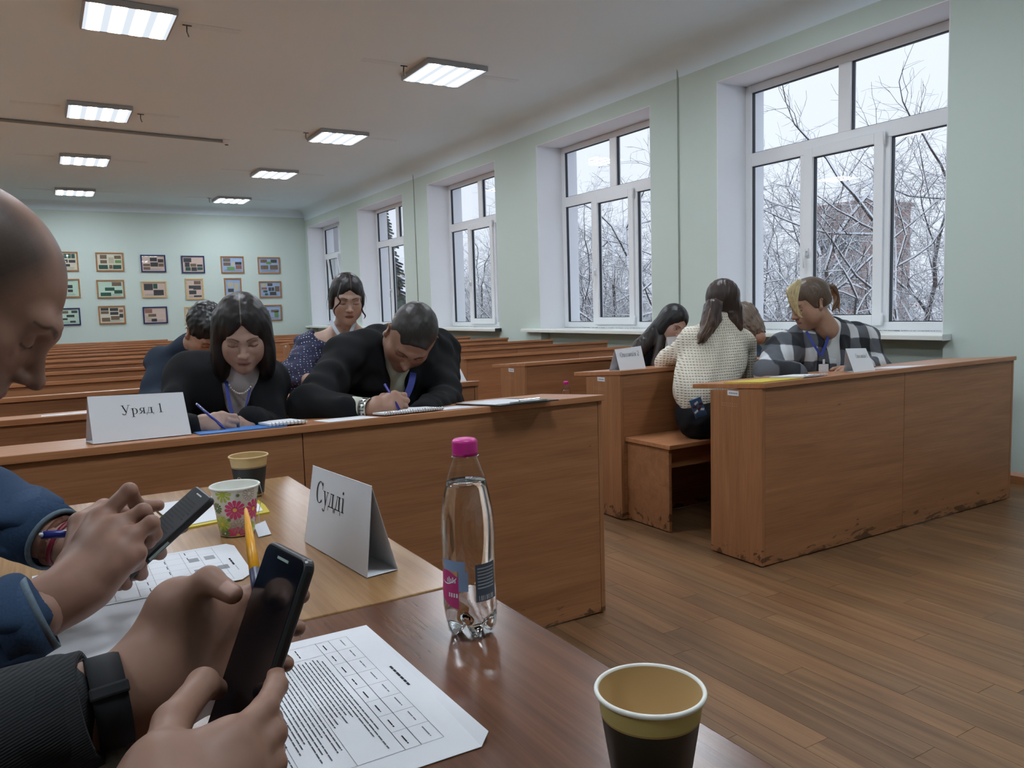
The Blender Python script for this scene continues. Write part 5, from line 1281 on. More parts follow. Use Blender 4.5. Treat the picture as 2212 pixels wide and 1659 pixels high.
a, b = V_(831, 830, 2.46), V_(871, 899, 2.365)
plain('pen_violet', srgb(44, 34, 124), .3)
MB().tube([a, lerp3(a, b, .8)], .0046, 10).build('barrel', 'pen_violet', pn, smooth=True)
MB().tube([lerp3(a, b, .8), b], [.004, .0008], 10).build('tip', 'chrome', pn, smooth=True)

# ---- the woman in the polka-dot dress
m, nt, b_ = newmat('polka')
vo = N(nt, 'ShaderNodeTexVoronoi', Scale=78.0); vo.inputs['Randomness'].default_value = .2; L(nt, coords(nt, 'Object', (1, 1, 1), (.2, .1, .5)), vo.inputs[0])
L(nt, ramp(nt, vo.outputs['Distance'], [(.19, srgb(188, 190, 200)), (.25, srgb(30, 34, 66))]), b_.inputs['Base Color']); b_.inputs['Roughness'].default_value = .75
hc = V_(750, 645, 3.76); Rm, hd = head_at(hc, (8, 14, 2), head(SKIN['fair'], lip=srgb(120, 52, 50)))
sk = dict(N=V_(745, 718, 3.84), A=V_(672, 752, 3.86), B=V_(822, 748, 3.88), H=V_(745, 930, 4.0), EA=V_(640, 812, 3.74), WA=V_(705, 842, 3.52), EB=V_(850, 830, 3.7), WB=V_(790, 850, 3.5), d=.098, hw=.16, ar=.048, HC=hc - .06 * Rm[:, 2])
wA = sk['WA']; hA = hand_frame(wA, (.8, -.5, -.05), (0, -.3, 1), 1, [(20, 30, 20)] * 4, None, .9)
tv, tq = surf(torso(sk, 0, (1, 1), True), .006); tv = relax(tv, tq, 1, .4)
p5 = tag(mesh_np('person', [hd, hand_mesh(hA, SKIN['fair'], sk['EA'] * .3 + wA * .7, nails=False), (tv, tq, SKIN['fair'])], 'skin'), 'person with dark updo in navy polka-dot dress seated behind the front pair', 'person', 'people at the benches')
hp = [ell((0, -.016, .040), (.0800, .1010, .0880), 0), ell((0, -.085, -.02), (.050, .040, .045), .03), ell((-.070, -.02, -.01), (.018, .05, .05), .02), ell((.070, -.02, -.01), (.018, .05, .05), .02), ell((0, .135, -.050), (.064, .100, .122), .012, 's'), cap((0, .09, .062), (0, .085, .075), .012, .004, .01, 's')]
hair_mesh('hair', hp, Rm, hc, srgb(30, 25, 27), p5, part=(-.006, srgb(140, 118, 112)), h=.0028)
plain('hair_black', srgb(26, 22, 24), .45)
strand('hair_lock', [V_(738, 612, 3.66), V_(730, 640, 3.645), V_(735, 652, 3.645), V_(722, 668, 3.66), V_(724, 683, 3.66)], [.006, .0045, .004, .0035, .001], 'hair_black', p5)
strand('hair_lock', [V_(776, 630, 3.70), V_(779, 655, 3.70), V_(783, 672, 3.70), V_(789, 682, 3.70), V_(786, 689, 3.70)], [.006, .0045, .004, .0035, .001], 'hair_black', p5)
for i, (x_, y_) in enumerate(((708, 640), (706, 655), (790, 640), (787, 655))): strand('hair_wisp', [V_(712 if x_ < 750 else 782, 622, 3.75), V_(x_, y_, 3.75), V_(x_ + 2, y_ + 14, 3.75)], [.0012, .0008, .0003], 'hair_black', p5, 4)
MB().lathe([(0, -.006), (.003, -.004), (.004, 0), (0, .004)], 8, V_(714, 666, 3.75)).build('earring', 'black_plastic', p5, smooth=True)
fr = _n(np.array([-.32, -1, .0])); M_ = (sk['A'] + sk['B']) / 2
dr = torso(sk, .014, (0, 0), arms=False)
for S, e in (('A', 'EA'), ('B', 'EB')): dr += [cap(lerp3(sk[S], sk[e], .05), lerp3(sk[S], sk[e], 1.0), .066, .088, .05), cap(lerp3(sk[S], sk[e], .95), lerp3(sk[S], sk[e], 1.12), .082, .078, .03)]
dr += [ell(sk['N'] + fr * .02 + zz * .015, (.155, .12, .095), .02, 's'), cap(sk['N'] + fr * .10, sk['N'] + fr * .11 - zz * .06, .075, .05, .02, 's')]
legs(sk, srgb(30, 34, 66), p5, (-.1, -1)); V, Q = surf(dr, .006, wobble(.005, .07, 5)); V = relax(V, Q, 1, .4); mesh_np('dress', [(V, Q, (.05, .05, .1))], 'polka', p5)
ribbon('lanyard', [V_(715, 692, 3.80), V_(722, 708, 3.735), V_(736, 728, 3.69)], .016, 'lanyard_grey', p5, fr)
ribbon('lanyard', [V_(767, 692, 3.80), V_(762, 708, 3.735), V_(752, 728, 3.69)], .016, 'lanyard_grey', p5, fr)

# ---- the man in the navy shirt behind
hc = V_(446, 718, 3.62); Rm, hd = head_at(hc, (24, 46, 0), head(SKIN['warm'], male=True, stub=.3))
sk = dict(N=V_(428, 752, 3.76), A=V_(356, 785, 3.82), B=V_(505, 782, 3.80), H=V_(425, 950, 4.0), EA=V_(325, 875, 3.62), WA=V_(385, 880, 3.45), EB=V_(530, 880, 3.65), WB=V_(480, 885, 3.45), d=.115, hw=.17, ar=.052, sr=.062, HC=hc - .06 * Rm[:, 2])
tv, tq = surf(torso(sk, -.004, (1, 1), True), .01)
p4 = tag(mesh_np('person', [hd, (tv, tq, SKIN['warm'])], 'skin'), 'person with short black hair and navy shirt leaning behind the girl in the blazer', 'person', 'people at the benches')
hp = [ell((0, -.016, .042), (.0830, .104, .092), 0), ell((0, .06, .10), (.06, .045, .03), .03), ell((0, .135, -.050), (.110, .100, .115), .012, 's'), rbox((0, .02, -.08), (.2, .2, .045), .02, 's'), ell((-.088, -.012, -.012), (.014, .024, .028), .006, 's'), ell((.088, -.012, -.012), (.014, .024, .028), .006, 's')]
hair_mesh('hair', hp, Rm, hc, srgb(26, 25, 27), p4, wob=.0016)
for k in range(6): strand('hair_wisp', [V_(430 + 8 * k, 668, 3.62), V_(426 + 8 * k, 660 - k % 3 * 2, 3.62), V_(420 + 9 * k, 661, 3.62)], [.0015, .001, .0003], 'hair_black', p4, 4)
legs(sk, srgb(30, 31, 36), p4, (0, -1))
cloth('shirt', torso(sk, .014, (1, 1)) + [cap(sk['N'] + zz * .02, lerp3(sk['N'], hc, .3), .066, .062, .03)], srgb(38, 48, 62), p4, .007, .006, .10, 4)
cuff('shirt_collar', sk['N'] + zz * .0, lerp3(sk['N'], hc, .34), .070, .064, 'paper', p4, .004)

# ---- the woman in the cream waffle-knit sweater, turned away
m, nt, b_ = newmat('waffle')
mp = coords(nt, 'Object', (1, 1, 1), (0, 0, .54)); sp = nt.nodes.new('ShaderNodeSeparateXYZ'); L(nt, mp, sp.inputs[0])
def wave(sock, f):
    a = N(nt, 'ShaderNodeMath', operation='MULTIPLY'); L(nt, sock, a.inputs[0]); a.inputs[1].default_value = f
    s = N(nt, 'ShaderNodeMath', operation='SINE'); L(nt, a.outputs[0], s.inputs[0]); c = N(nt, 'ShaderNodeMath', operation='MULTIPLY_ADD'); L(nt, s.outputs[0], c.inputs[0]); c.inputs[1].default_value = .5; c.inputs[2].default_value = .5; return c.outputs[0]
pr = N(nt, 'ShaderNodeMath', operation='MULTIPLY'); L(nt, wave(sp.outputs[0], 2 * math.pi / .0145), pr.inputs[0]); L(nt, wave(sp.outputs[2], 2 * math.pi / .0140), pr.inputs[1])
L(nt, ramp(nt, pr.outputs[0], [(.25, srgb(220, 213, 197)), (.85, srgb(172, 164, 148))]), b_.inputs['Base Color']); b_.inputs['Roughness'].default_value = .9
iv = N(nt, 'ShaderNodeMath', operation='MULTIPLY'); L(nt, pr.outputs[0], iv.inputs[0]); iv.inputs[1].default_value = -1.0; bump(nt, b_, iv.outputs[0], .7, .005)
hc = V_(1562, 652, 3.14); Rm, hd = head_at(hc, (172, 18, 3), head(SKIN['fair']))
sk = dict(N=V_(1553, 706, 3.10), A=V_(1497, 738, 3.10), B=V_(1602, 744, 3.08), H=V_(1518, 856, 2.98), EA=V_(1436, 782, 3.38), WA=V_(1500, 784, 3.52), EB=V_(1616, 815, 3.06), WB=V_(1600, 806, 3.32), d=.092, hw=.120, ar=.050, HC=hc - .06 * Rm[:, 2])
tv, tq = surf(torso(sk, -.002, (1, 1), True), .01)
p8 = tag(mesh_np('person', [hd, (tv, tq, SKIN['fair'])], 'skin'), 'person in cream waffle-knit sweater seen from behind, leaning on the second-row bench', 'person', 'people at the benches')
cloth('sweater', torso(sk, .014, (1, 1), k=.05) + [cap(sk['N'], lerp3(sk['N'], hc, .42), .056, .054, .03)], (.7, .68, .6), p8, .006, .005, .09, 7, 'waffle')
H_ = sk['H']; sd = _n(sk['B'] - sk['A'])
seatz = .449
pt_ = [cap(np.array([H_[0] - .03, H_[1], seatz + .10]), np.array([H_[0] + .10, H_[1], seatz + .10]), .105, .105, .05), cap(np.array([H_[0] - .02, H_[1] - .0, seatz + .13]), np.array([H_[0] + .09, H_[1], seatz + .15]), .118, .118, .06),
       cap(np.array([H_[0] + .06, H_[1] - .02, seatz + .085]), np.array([H_[0] + .46, H_[1] - .03, seatz + .075]), .085, .065, .05), cap(np.array([H_[0] + .46, H_[1] - .03, seatz + .075]), np.array([H_[0] + .50, H_[1] - .12, .09]), .06, .045, .03), half((H_[0], H_[1], seatz + .001), (0, 0, -1), 0, .33)]
V, Q = surf(pt_[:4], .007, wobble(.003, .08, 2)); V[:, 2] = np.where((V[:, 2] < seatz + .001) & (V[:, 0] < H_[0] + .44) & (V[:, 1] > 2.89), seatz + .001, V[:, 2]); mesh_np('jeans', [(V, Q, srgb(30, 31, 35))], 'cloth', p8)
ph = thing('phone', 'phone in a patterned case tucked in the back pocket of the sweater wearer', 'phone', V_(1510, 880, 2.86), 'mobile phones')
q0, q1, q2 = V_(1490, 869, 2.835), V_(1514, 860, 2.825), V_(1499, 893, 2.84); ux, uz = _n(q1 - q0), _n(q2 - q0); un = np.cross(ux, uz)
plain('case_blue', srgb(70, 96, 130), .3); plain('case_red', srgb(96, 40, 40), .4)
cph = (q0 + q1) / 2 + uz * .045
MB().obox(cph, [ux, uz, un], (.034, .055, .004)).build('phone_body', 'case_blue', ph, bevel=.003)
for k, (a_, b_2, m_) in enumerate(((-.018, -.01, 'case_red'), (.004, .004, 'case_red'), (.02, -.016, 'case_red'), (-.004, -.03, 'paper'), (.018, .014, 'paper'), (-.02, .016, 'paper'))):
    for sg in (-1, 1): MB().obox(cph + ux * a_ + uz * b_2 + un * .0043 * sg, [_n(ux + uz * .4 * (-1) ** k), np.cross(un, _n(ux + uz * .4 * (-1) ** k)), un], (.011, .006, .0004)).build('case_print', m_, ph)
HB = srgb(62, 46, 40); HT = srgb(112, 78, 60)
hw = [ell(hc + zz * .030 + Rm[:, 1] * -.012, (.092, .092, .096), 0), ell(hc - zz * .02 - Rm[:, 1] * .03, (.082, .075, .105), .03),
      cap(V_(1540, 665, 3.06), V_(1530, 700, 3.02), .05, .042, .03), cap(V_(1530, 700, 3.02), V_(1516, 728, 2.985), .034, .022, .02), cap(V_(1516, 728, 2.985), V_(1509, 741, 2.975), .020, .008, .02), cap(V_(1545, 690, 3.04), V_(1524, 732, 2.99), .035, .012, .02),
      cap(V_(1585, 670, 3.08), V_(1594, 705, 3.05), .05, .030, .03), cap(V_(1580, 690, 3.05), V_(1592, 712, 3.04), .035, .02, .02)]
V, Q = surf(hw, .0035, wobble(.0011, .02, 4, 6, (1, 1, .12))); V = relax(V, Q, 1, .4); m_ = np.clip((1.10 - V[:, 2]) / .18, 0, 1)[:, None]
mesh_np('hair', [(V, Q, np.array(HB) * (1 - m_) + np.array(HT) * m_)], 'hair', p8)

# ---- the woman in the plaid overshirt
m, nt, b_ = newmat('plaid')
nz_ = N(nt, 'ShaderNodeTexNoise', Scale=7.0, Detail=2.0); L(nt, coords(nt), nz_.inputs[0])
mp = coords(nt, 'Object', (1, 1, 1), (.0, -.10, .54)); mx = nt.nodes.new('ShaderNodeVectorMath'); mx.operation = 'MULTIPLY_ADD'; L(nt, nz_.outputs['Color'], mx.inputs[0]); mx.inputs[1].default_value = (.05, .05, .05); L(nt, mp, mx.inputs[2])
sp = nt.nodes.new('ShaderNodeSeparateXYZ'); L(nt, mx.outputs[0], sp.inputs[0])
def stripe(sock, per, ph_):
    a = N(nt, 'ShaderNodeMath', operation='MULTIPLY_ADD'); L(nt, sock, a.inputs[0]); a.inputs[1].default_value = 2 * math.pi / per; a.inputs[2].default_value = ph_
    s = N(nt, 'ShaderNodeMath', operation='SINE'); L(nt, a.outputs[0], s.inputs[0])
    r = nt.nodes.new('ShaderNodeMapRange'); L(nt, s.outputs[0], r.inputs[0]); r.inputs[1].default_value = -.12; r.inputs[2].default_value = .12; return r.outputs[0]
ad = N(nt, 'ShaderNodeMath', operation='ADD'); L(nt, stripe(sp.outputs[0], .165, .4), ad.inputs[0]); L(nt, stripe(sp.outputs[2], .155, 2.2), ad.inputs[1])
hf = N(nt, 'ShaderNodeMath', operation='MULTIPLY'); L(nt, ad.outputs[0], hf.inputs[0]); hf.inputs[1].default_value = .5
L(nt, ramp(nt, hf.outputs[0], [(.05, srgb(26, 28, 34)), (.45, srgb(84, 87, 94)), (.55, srgb(84, 87, 94)), (.95, srgb(196, 198, 202))]), b_.inputs['Base Color']); b_.inputs['Roughness'].default_value = .9
n2 = N(nt, 'ShaderNodeTexNoise', Scale=400.0); L(nt, coords(nt), n2.inputs[0]); bump(nt, b_, n2.outputs[0], .2)
hc = V_(1748, 656, 2.80); Rm, hd = head_at(hc, (-58, 16, -4), head(SKIN['warm'], fat=.5, lip=srgb(170, 104, 98), sc=1.08))
sk = dict(N=V_(1780, 706, 2.86), A=V_(1692, 758, 2.84), B=V_(1862, 735, 2.93), H=V_(1775, 905, 3.0), EA=V_(1662, 805, 2.70), WA=V_(1720, 812, 2.52), EB=V_(1893, 795, 2.80), WB=V_(1850, 802, 2.56), d=.125, hw=.20, ar=.062, sr=.074, HC=hc - .06 * Rm[:, 2])
wB = V_(1838, 800, 2.55); hB = hand_frame(wB, V_(1806, 803, 2.47) - wB, (.2, -.5, .8), 1, [(20, 35, 20)] * 4, None, .9, .1)
tv, tq = surf(torso(sk, -.004, (1, 1), True), .008)
p10 = tag(mesh_np('person', [hd, hand_mesh(hB, SKIN['warm'], sk['EB'] * .3 + wB * .7, nails=False), (tv, tq, SKIN['warm'])], 'skin'), 'person with blond fringe and ponytail in black and white plaid overshirt', 'person', 'people at the benches')
hp = [ell((0, -.018, .040), (.0815, .102, .088), 0), ell((-.05, -.03, .0), (.032, .06, .05), .03), ell((.05, -.03, .0), (.032, .06, .05), .03), ell((0, -.10, .015), (.022, .025, .022), .02), ell((0, .135, -.050), (.105, .100, .118), .012, 's'), rbox((0, .02, -.095), (.2, .2, .06), .02, 's'), ell((-.088, -.012, -.012), (.016, .026, .028), .008, 's'), ell((.088, -.012, -.012), (.016, .026, .028), .008, 's')]
hair_mesh('hair', hp, Rm, hc, srgb(104, 86, 72), p10, sc=1.08)
plain('hair_brown', srgb(92, 68, 52), .45); plain('hair_blond', srgb(196, 176, 134), .45, .4, .12, 60); plain('hair_ginger', srgb(150, 112, 80), .45, .4, .15, 60)
R_ = random.Random(2)
for k in range(16):
    j = lambda s_: R_.uniform(-s_, s_); d_ = 2.83 + j(.02)
    strand('ponytail_lock', [V_(1780 + j(2), 632 + j(4), d_), V_(1797 + j(4), 622 + j(5), d_), V_(1808 + j(4), 645 + j(4), d_), V_(1805 + j(8), 668 + j(5), d_)], [.007, .012, .010, .002], 'hair_ginger' if k % 3 else 'hair_brown', p10, 6)
for k in range(15):
    j = lambda s_: R_.uniform(-s_, s_); s_ = k / 14
    strand('fringe_lock', [V_(1722 + 8 * s_ + j(2), 606 + j(2), 2.735 + j(.01)), V_(1702 + 20 * s_ + j(2), 630 + j(4), 2.705), V_(1706 + 16 * s_ + j(3), 652 + j(3), 2.70), V_(1718 + 9 * s_ + j(4), 668 + 12 * s_ + j(4), 2.705), V_(1726 + 8 * s_ + j(3), 676 + 8 * s_ + j(3), 2.71)], [.005, .0065, .0055, .004, .001], 'hair_blond', p10, 6)
fr = _n(np.array([-.75, -1, .0])); M_ = (sk['A'] + sk['B']) / 2
cloth('tee_shirt', torso(sk, .010, (0, 0), arms=False) + [ell(sk['N'] + fr * .03 + zz * .05, (.085, .085, .075), .01, 's')], srgb(206, 206, 206), p10, .006, .002)
pl_ = torso(sk, .022, (1, 1)) + [cap(sk['N'] + fr * .08 + zz * .05, M_ + fr * .16 - zz * .19, .10, .024, .012, 's'), cap(sk['N'] + zz * .03, sk['N'] + zz * .2, .075, .10, .01, 's')]
for s_ in (-1, 1):
    sd = _n(sk['B'] - sk['A']) * s_
    pl_ += [cap(sk['N'] - fr * .075 + zz * .035, sk['N'] + sd * .085 + zz * .02, .036, .026, .04), cap(sk['N'] + sd * .085 + zz * .02, M_ + sd * .075 + fr * .135 - zz * .07, .020, .012, .02)]
legs(sk, srgb(40, 44, 56), p10, (-.1, -1)); V, Q = surf(pl_, .006, wobble(.006, .10, 11)); V = relax(V, Q, 1, .4); mesh_np('plaid_overshirt', [(V, Q, (.2, .2, .2))], 'plaid', p10)
ribbon('lanyard', [V_(1742, 716, 2.76), V_(1755, 740, 2.70), V_(1773, 768, 2.665)], .012, 'lanyard_blue', p10, fr)
ribbon('lanyard', [V_(1793, 700, 2.80), V_(1787, 735, 2.71), V_(1774, 768, 2.665)], .016, 'lanyard_blue', p10, fr)
c = V_(1779, 800, 2.60); r_x = _n(np.array([.86, -.5, 0]))
plain('badge_card', srgb(200, 203, 208), .4)
MB().obox(c, [r_x, np.cross(r_x, zz), zz], (.025, .0012, .032)).build('badge', 'badge_card', p10)
MB().obox(c + zz * .045, [r_x, np.cross(r_x, zz), zz], (.006, .002, .012)).build('badge_clip', 'chrome', p10)

# ---- the dark-haired woman leaning in, and the one hidden behind the sweater
hc = V_(1453, 700, 3.78); Rm, hd = head_at(hc, (42, 14, 18), head(SKIN['fair'], lip=srgb(150, 88, 84), eyes='right', brow=(.012, .010, .010)))
sk = dict(N=V_(1432, 745, 3.86), A=V_(1382, 778, 3.92), B=V_(1492, 770, 3.84), H=V_(1420, 920, 4.0), EA=V_(1362, 840, 3.75), WA=V_(1400, 830, 3.55), EB=V_(1505, 820, 3.66), WB=V_(1470, 800, 3.55), d=.090, hw=.15, ar=.045, HC=hc - .06 * Rm[:, 2])
tv, tq = surf(torso(sk, -.002, (1, 1), True), .01)
p7 = tag(mesh_np('person', [hd, (tv, tq, SKIN['fair'])], 'skin'), 'person with long straight black hair and black top leaning in behind the lettered card', 'person', 'people at the benches')
hp = [ell((0, -.014, .040), (.0820, .103, .090), 0), ell((-.070, -.010, -.04), (.022, .055, .09), .03), ell((.070, -.010, -.04), (.026, .055, .09), .03), ell((0, -.062, -.05), (.075, .045, .115), .04), ell((0, .132, -.050), (.070, .110, .119), .012, 's'), cap((0, .09, .05), (0, .085, .072), .014, .004, .01, 's')]
hair_mesh('hair', hp, Rm, hc, srgb(24, 21, 23), p7, part=(.0, srgb(110, 95, 90)))
lw_ = [cap(V_(1440, 692, 3.84), V_(1385, 750, 3.88), .062, .05, .05), cap(V_(1385, 750, 3.88), V_(1350, 800, 3.86), .05, .035, .04), cap(V_(1350, 800, 3.86), V_(1332, 840, 3.84), .03, .015, .03), cap(V_(1432, 720, 3.80), V_(1412, 790, 3.78), .032, .022, .03)]
V, Q = surf(lw_, .004, wobble(.001, .02, 6, 6, (1, .3, .1))); V = relax(V, Q, 1, .4); m_ = np.clip((1.0 - V[:, 2]) / .25, 0, 1)[:, None]
mesh_np('long_hair', [(V, Q, np.array(srgb(24, 21, 23)) * (1 - m_) + np.array(srgb(74, 56, 48)) * m_)], 'hair', p7)
legs(sk, srgb(26, 27, 30), p7, (0, -1))
cloth('black_top', torso(sk, .012, (1, 1)) + [cap(sk['N'], lerp3(sk['N'], hc, .3), .055, .05, .03)], srgb(20, 21, 24), p7, .007, .004)
hc = V_(1606, 694, 3.86); Rm, hd = head_at(hc, (-125, 30, 0), head(SKIN['warm']))
sk = dict(N=V_(1590, 738, 3.92), A=V_(1500, 745, 3.96), B=V_(1622, 765, 3.90), H=V_(1570, 920, 4.02), EA=V_(1520, 830, 3.75), WA=V_(1560, 820, 3.6), EB=V_(1632, 810, 3.70), WB=V_(1600, 810, 3.6), d=.10, hw=.16, ar=.05, HC=hc - .06 * Rm[:, 2])
tv, tq = surf(torso(sk, -.002, (1, 1), True), .01)
p9 = tag(mesh_np('person', [hd, (tv, tq, SKIN['warm'])], 'skin'), 'person with tousled light brown hair in grey-blue top, mostly hidden behind the sweater', 'person', 'people at the benches')
hp = [ell((0, -.014, .038), (.086, .105, .092), 0), ell((-.065, -.02, -.03), (.034, .06, .07), .03), ell((.065, -.02, -.03), (.034, .06, .07), .03), ell((0, -.06, -.03), (.075, .05, .09), .04), ell((0, -.045, -.10), (.072, .065, .075), .04), ell((0, .142, -.050), (.055, .100, .10), .012, 's')]
hair_mesh('hair', hp, Rm, hc, srgb(122, 104, 90), p9, wob=.003)
for k in range(14): strand('hair_wisp', [V_(1615 + R_.uniform(-4, 4), 668 + 4 * k, 3.83), V_(1625 + R_.uniform(-3, 4), 670 + 4 * k, 3.82), V_(1630 + R_.uniform(-2, 5), 677 + 4 * k, 3.82)], [.006, .004, .0006], 'hair_ginger' if k % 2 else 'hair_brown', p9, 5)
legs(sk, srgb(40, 44, 56), p9, (0, -1))
cloth('grey_blue_top', torso(sk, .014, (1, 1)) + [cap(sk['N'], lerp3(sk['N'], hc, .62), .066, .062, .03)], srgb(70, 84, 98), p9, .008, .005)
for k in range(9): strand('hair_strand', [V_(1556 + 1.5 * k, 628, 3.17), V_(1537 + 2.6 * k, 662, 3.035), V_(1526 + 2.6 * k, 698, 2.99), V_(1508 + 2.2 * k, 730 + 4 * (k % 3), 2.955)], [.003, .005, .005, .001], 'hair_brown', p8, 5)
# ------------------------------------------------------------------ the two at the near tables
T = atD
plain('phone_glass', srgb(16, 17, 22), .12, .5, coat=.3); plain('screen_dim', srgb(44, 46, 50), .6, .2); plain('phone_case', srgb(22, 23, 27), .35); plain('screen_text', srgb(26, 27, 30), .6, .2); plain('phone_metal', srgb(150, 165, 160), .3)
def phone(label, tl, tr, bl, th=.0095, text=False):
    tl, tr, bl = (np.array(p, float) for p in (tl, tr, bl)); ux, uy = _n(tr - tl), bl - tl; ly = np.linalg.norm(uy); uy = _n(uy - ux * (uy @ ux)); lx = np.linalg.norm(tr - tl); n = np.cross(uy, ux)
    if n @ (CP - tl) < 0: n = -n
    t = thing('phone', label, 'phone', tl + ux * lx / 2 + uy * ly / 2, 'mobile phones')
    def rr(inset, r, z):                             # rounded outline
        P = []; hx, hy = lx / 2 - inset, ly / 2 - inset; c0 = tl + ux * lx / 2 + uy * ly / 2 + n * z
        for cx_, cy_, a0 in ((hx - r, hy - r, 0), (-hx + r, hy - r, 90), (-hx + r, -hy + r, 180), (hx - r, -hy + r, 270)):
            for k in range(7): a = math.radians(a0 + 15 * k); P.append(c0 + ux * (cx_ + r * math.cos(a)) + uy * (cy_ + r * math.sin(a)))
        return P
    rings = [rr(.0025, .007, -th / 2), rr(.0008, .0085, -th / 2 + .0012), rr(0, .009, -th / 2 + .003), rr(0, .009, th / 2 - .0025), rr(.0008, .0085, th / 2 - .0006), rr(.002, .0075, th / 2)]
    m_ = len(rings[0]); V = [p for r_ in rings for p in r_]; F = [(i*m_+k, i*m_+(k+1) % m_, (i+1)*m_+(k+1) % m_, (i+1)*m_+k) for i in range(5) for k in range(m_)] + [tuple(range(m_))[::-1], tuple(range(5*m_, 6*m_))]
    MB().add(V, F).build('phone_body', 'phone_case', t, fix=True, smooth=False)
    MB().add(rr(.0028, .0068, th / 2 + .0003), [tuple(range(28))]).build('screen', 'screen_dim' if text else 'phone_glass', t)
    c0 = tl + ux * lx / 2 + uy * ly / 2
    MB().obox(c0 + ux * (lx / 2 + .0002) + uy * (ly * .12), [ux, uy, n], (.0006, .016, .0018)).build('side_button', 'phone_metal', t)
    MB().obox(c0 - uy * (ly / 2 - .0085) + n * (th / 2 + .0005), [ux, uy, n], (.010, .0010, .0002)).build('earpiece', 'phone_metal', t)
    if text:
        R = random.Random(5); mb = MB()
        for k in range(16):
            w_ = R.uniform(.4, .95) * (lx / 2 - .008); mb.obox(c0 + uy * (-ly * .36 + k * .0052) - ux * (lx / 2 - .008 - w_) + n * (th / 2 + .0005), [ux, uy, n], (w_, .0011, .0001))
        mb.build('screen_text', 'screen_text', t, kind='stuff')
    return t
# ---- balding man in the blue jacket
skn = srgb(152, 114, 96)
def fringe(V):
    x, y, z = V.T; nz = np.sin(x * 900) * np.sin(y * 800 + 1) * np.sin(z * 850)
    side = soft(y - .35 * (z - .02), .030, .03)[:, 0] * soft(-z, .03, .03)[:, 0] * soft(z, .115, .03)[:, 0] * soft(-np.abs(x), -.035, .03)[:, 0] * soft(-y * .0 + 0, 1, 1)[:, 0]
    top = .55 * soft(np.abs(x), .022, .03)[:, 0] * soft(-z, -.072, .02)[:, 0] * soft(-y, .0, .05)[:, 0]
    back = soft(y, -.045, .04)[:, 0] * soft(-z, .06, .03)[:, 0]
    m = np.clip(np.maximum(np.maximum(.9 * side, top), .9 * back) + .03 * nz, 0, 1) * (np.abs(x) < .085)
    return m[:, None], np.array(srgb(62, 50, 44))
hdm = head(skn, h=.0016, male=True, fat=.2, stub=.28, stubc=(.14, .11, .10), brow=(.06, .042, .032), scalp=fringe, nose=1.4, browa=.78, lasha=.7, cran=((0, -.021, .030), (.0735, .097, .078)), lip=srgb(150, 96, 86))
c_ = T(60, 690, .90); Rm = head_frame(c_, 84, 42, 0); hc = T(118, 722, .895) - Rm @ np.array([0, .0885, .016]) * 1.04
hd = place_head((hdm[0] * 1.04, hdm[1], hdm[2]), hc, Rm)
sk = dict(N=V3(-.27, 1.06, 1.01), A=V3(-.40, .88, .965), B=V3(-.37, 1.28, .965), H=V3(-.50, 1.08, .50), EA=T(-190, 1440, .84), WA=T(85, 1325, .905), EB=T(-150, 1060, 1.12), WB=T(120, 1165, 1.08), d=.115, hw=.18, ar=.056, sr=.066, HC=hc - .06 * Rm[:, 2])
JR = {'W': T(150, 1283, .93), 0: [T(214, 1124, 1.0), T(279, 1060, 1.02), T(294, 1088, 1.05), T(303, 1112, 1.06)], 1: [T(250, 1140, .985), T(309, 1105, 1.0), T(323, 1128, 1.03), T(320, 1150, 1.045)],
      2: [T(281, 1163, .97), T(327, 1130, .985), T(334, 1154, 1.0), T(322, 1174, 1.01)], 3: [T(272, 1206, .955), T(300, 1194, .965), T(296, 1216, .98), T(281, 1228, .985)],
      't': [T(160, 1225, .965), T(173, 1130, 1.015), T(225, 1098, 1.06), T(270, 1108, 1.08)], 'n': _n(T(200, 1190, .90) - T(215, 1200, 1.0)), 's': 1.02, 'extra': [cap(T(185, 1250, .95), T(240, 1165, .985), .026, .022, .02), cap(T(205, 1265, .945), T(262, 1200, .965), .022, .017, .02)]}
rh = hand_mesh(JR, skn, T(10, 1355, .89), h=.0016, armr=(.023, .022), nails=False, fat=1.12)
# left hand under the phone
JL = {'W': T(165, 1178, 1.085), 0: [T(275, 1150, 1.13), T(330, 1150, 1.135), T(375, 1148, 1.115), T(396, 1140, 1.095)], 1: [T(270, 1175, 1.11), T(320, 1195, 1.11), T(345, 1195, 1.085), T(347, 1176, 1.07)],
      2: [T(255, 1200, 1.09), T(285, 1240, 1.08), T(305, 1240, 1.06), T(306, 1220, 1.045)], 3: [T(235, 1215, 1.07), T(258, 1262, 1.06), T(272, 1262, 1.045), T(270, 1248, 1.035)],
      't': [T(200, 1150, 1.10), T(250, 1110, 1.14), T(300, 1094, 1.15), T(342, 1092, 1.15)], 'n': _n(np.array([.1, .2, -1.0])), 's': 1.0}
lh = hand_mesh(JL, skn, T(60, 1150, 1.09), h=.0018, armr=(.022, .022), nails=False, fat=1.08)
tv, tq = surf(torso(sk, -.004, (1, 1), True), .009)
p1 = tag(mesh_np('person', [hd, rh, lh, (tv, tq, skn)], 'skin'), 'balding person in blue jacket bent over a phone at the left edge', 'person', 'people at the near tables')
JK = srgb(46, 66, 92)
jk = torso(sk, .016, (0, 0), arms=False) + [cap(sk['A'], sk['EA'], .070, .064, .04), cap(sk['B'], sk['EB'], .070, .066, .04), cap(sk['EA'], T(25, 1350, .89), .060, .048, .03), cap(sk['EB'], T(70, 1138, 1.10), .066, .050, .03)]
legs(sk, srgb(40, 46, 60), p1, (1, 0), .46, .36)
cloth('denim_jacket', jk, JK, p1, .005, .006, .05, 21)
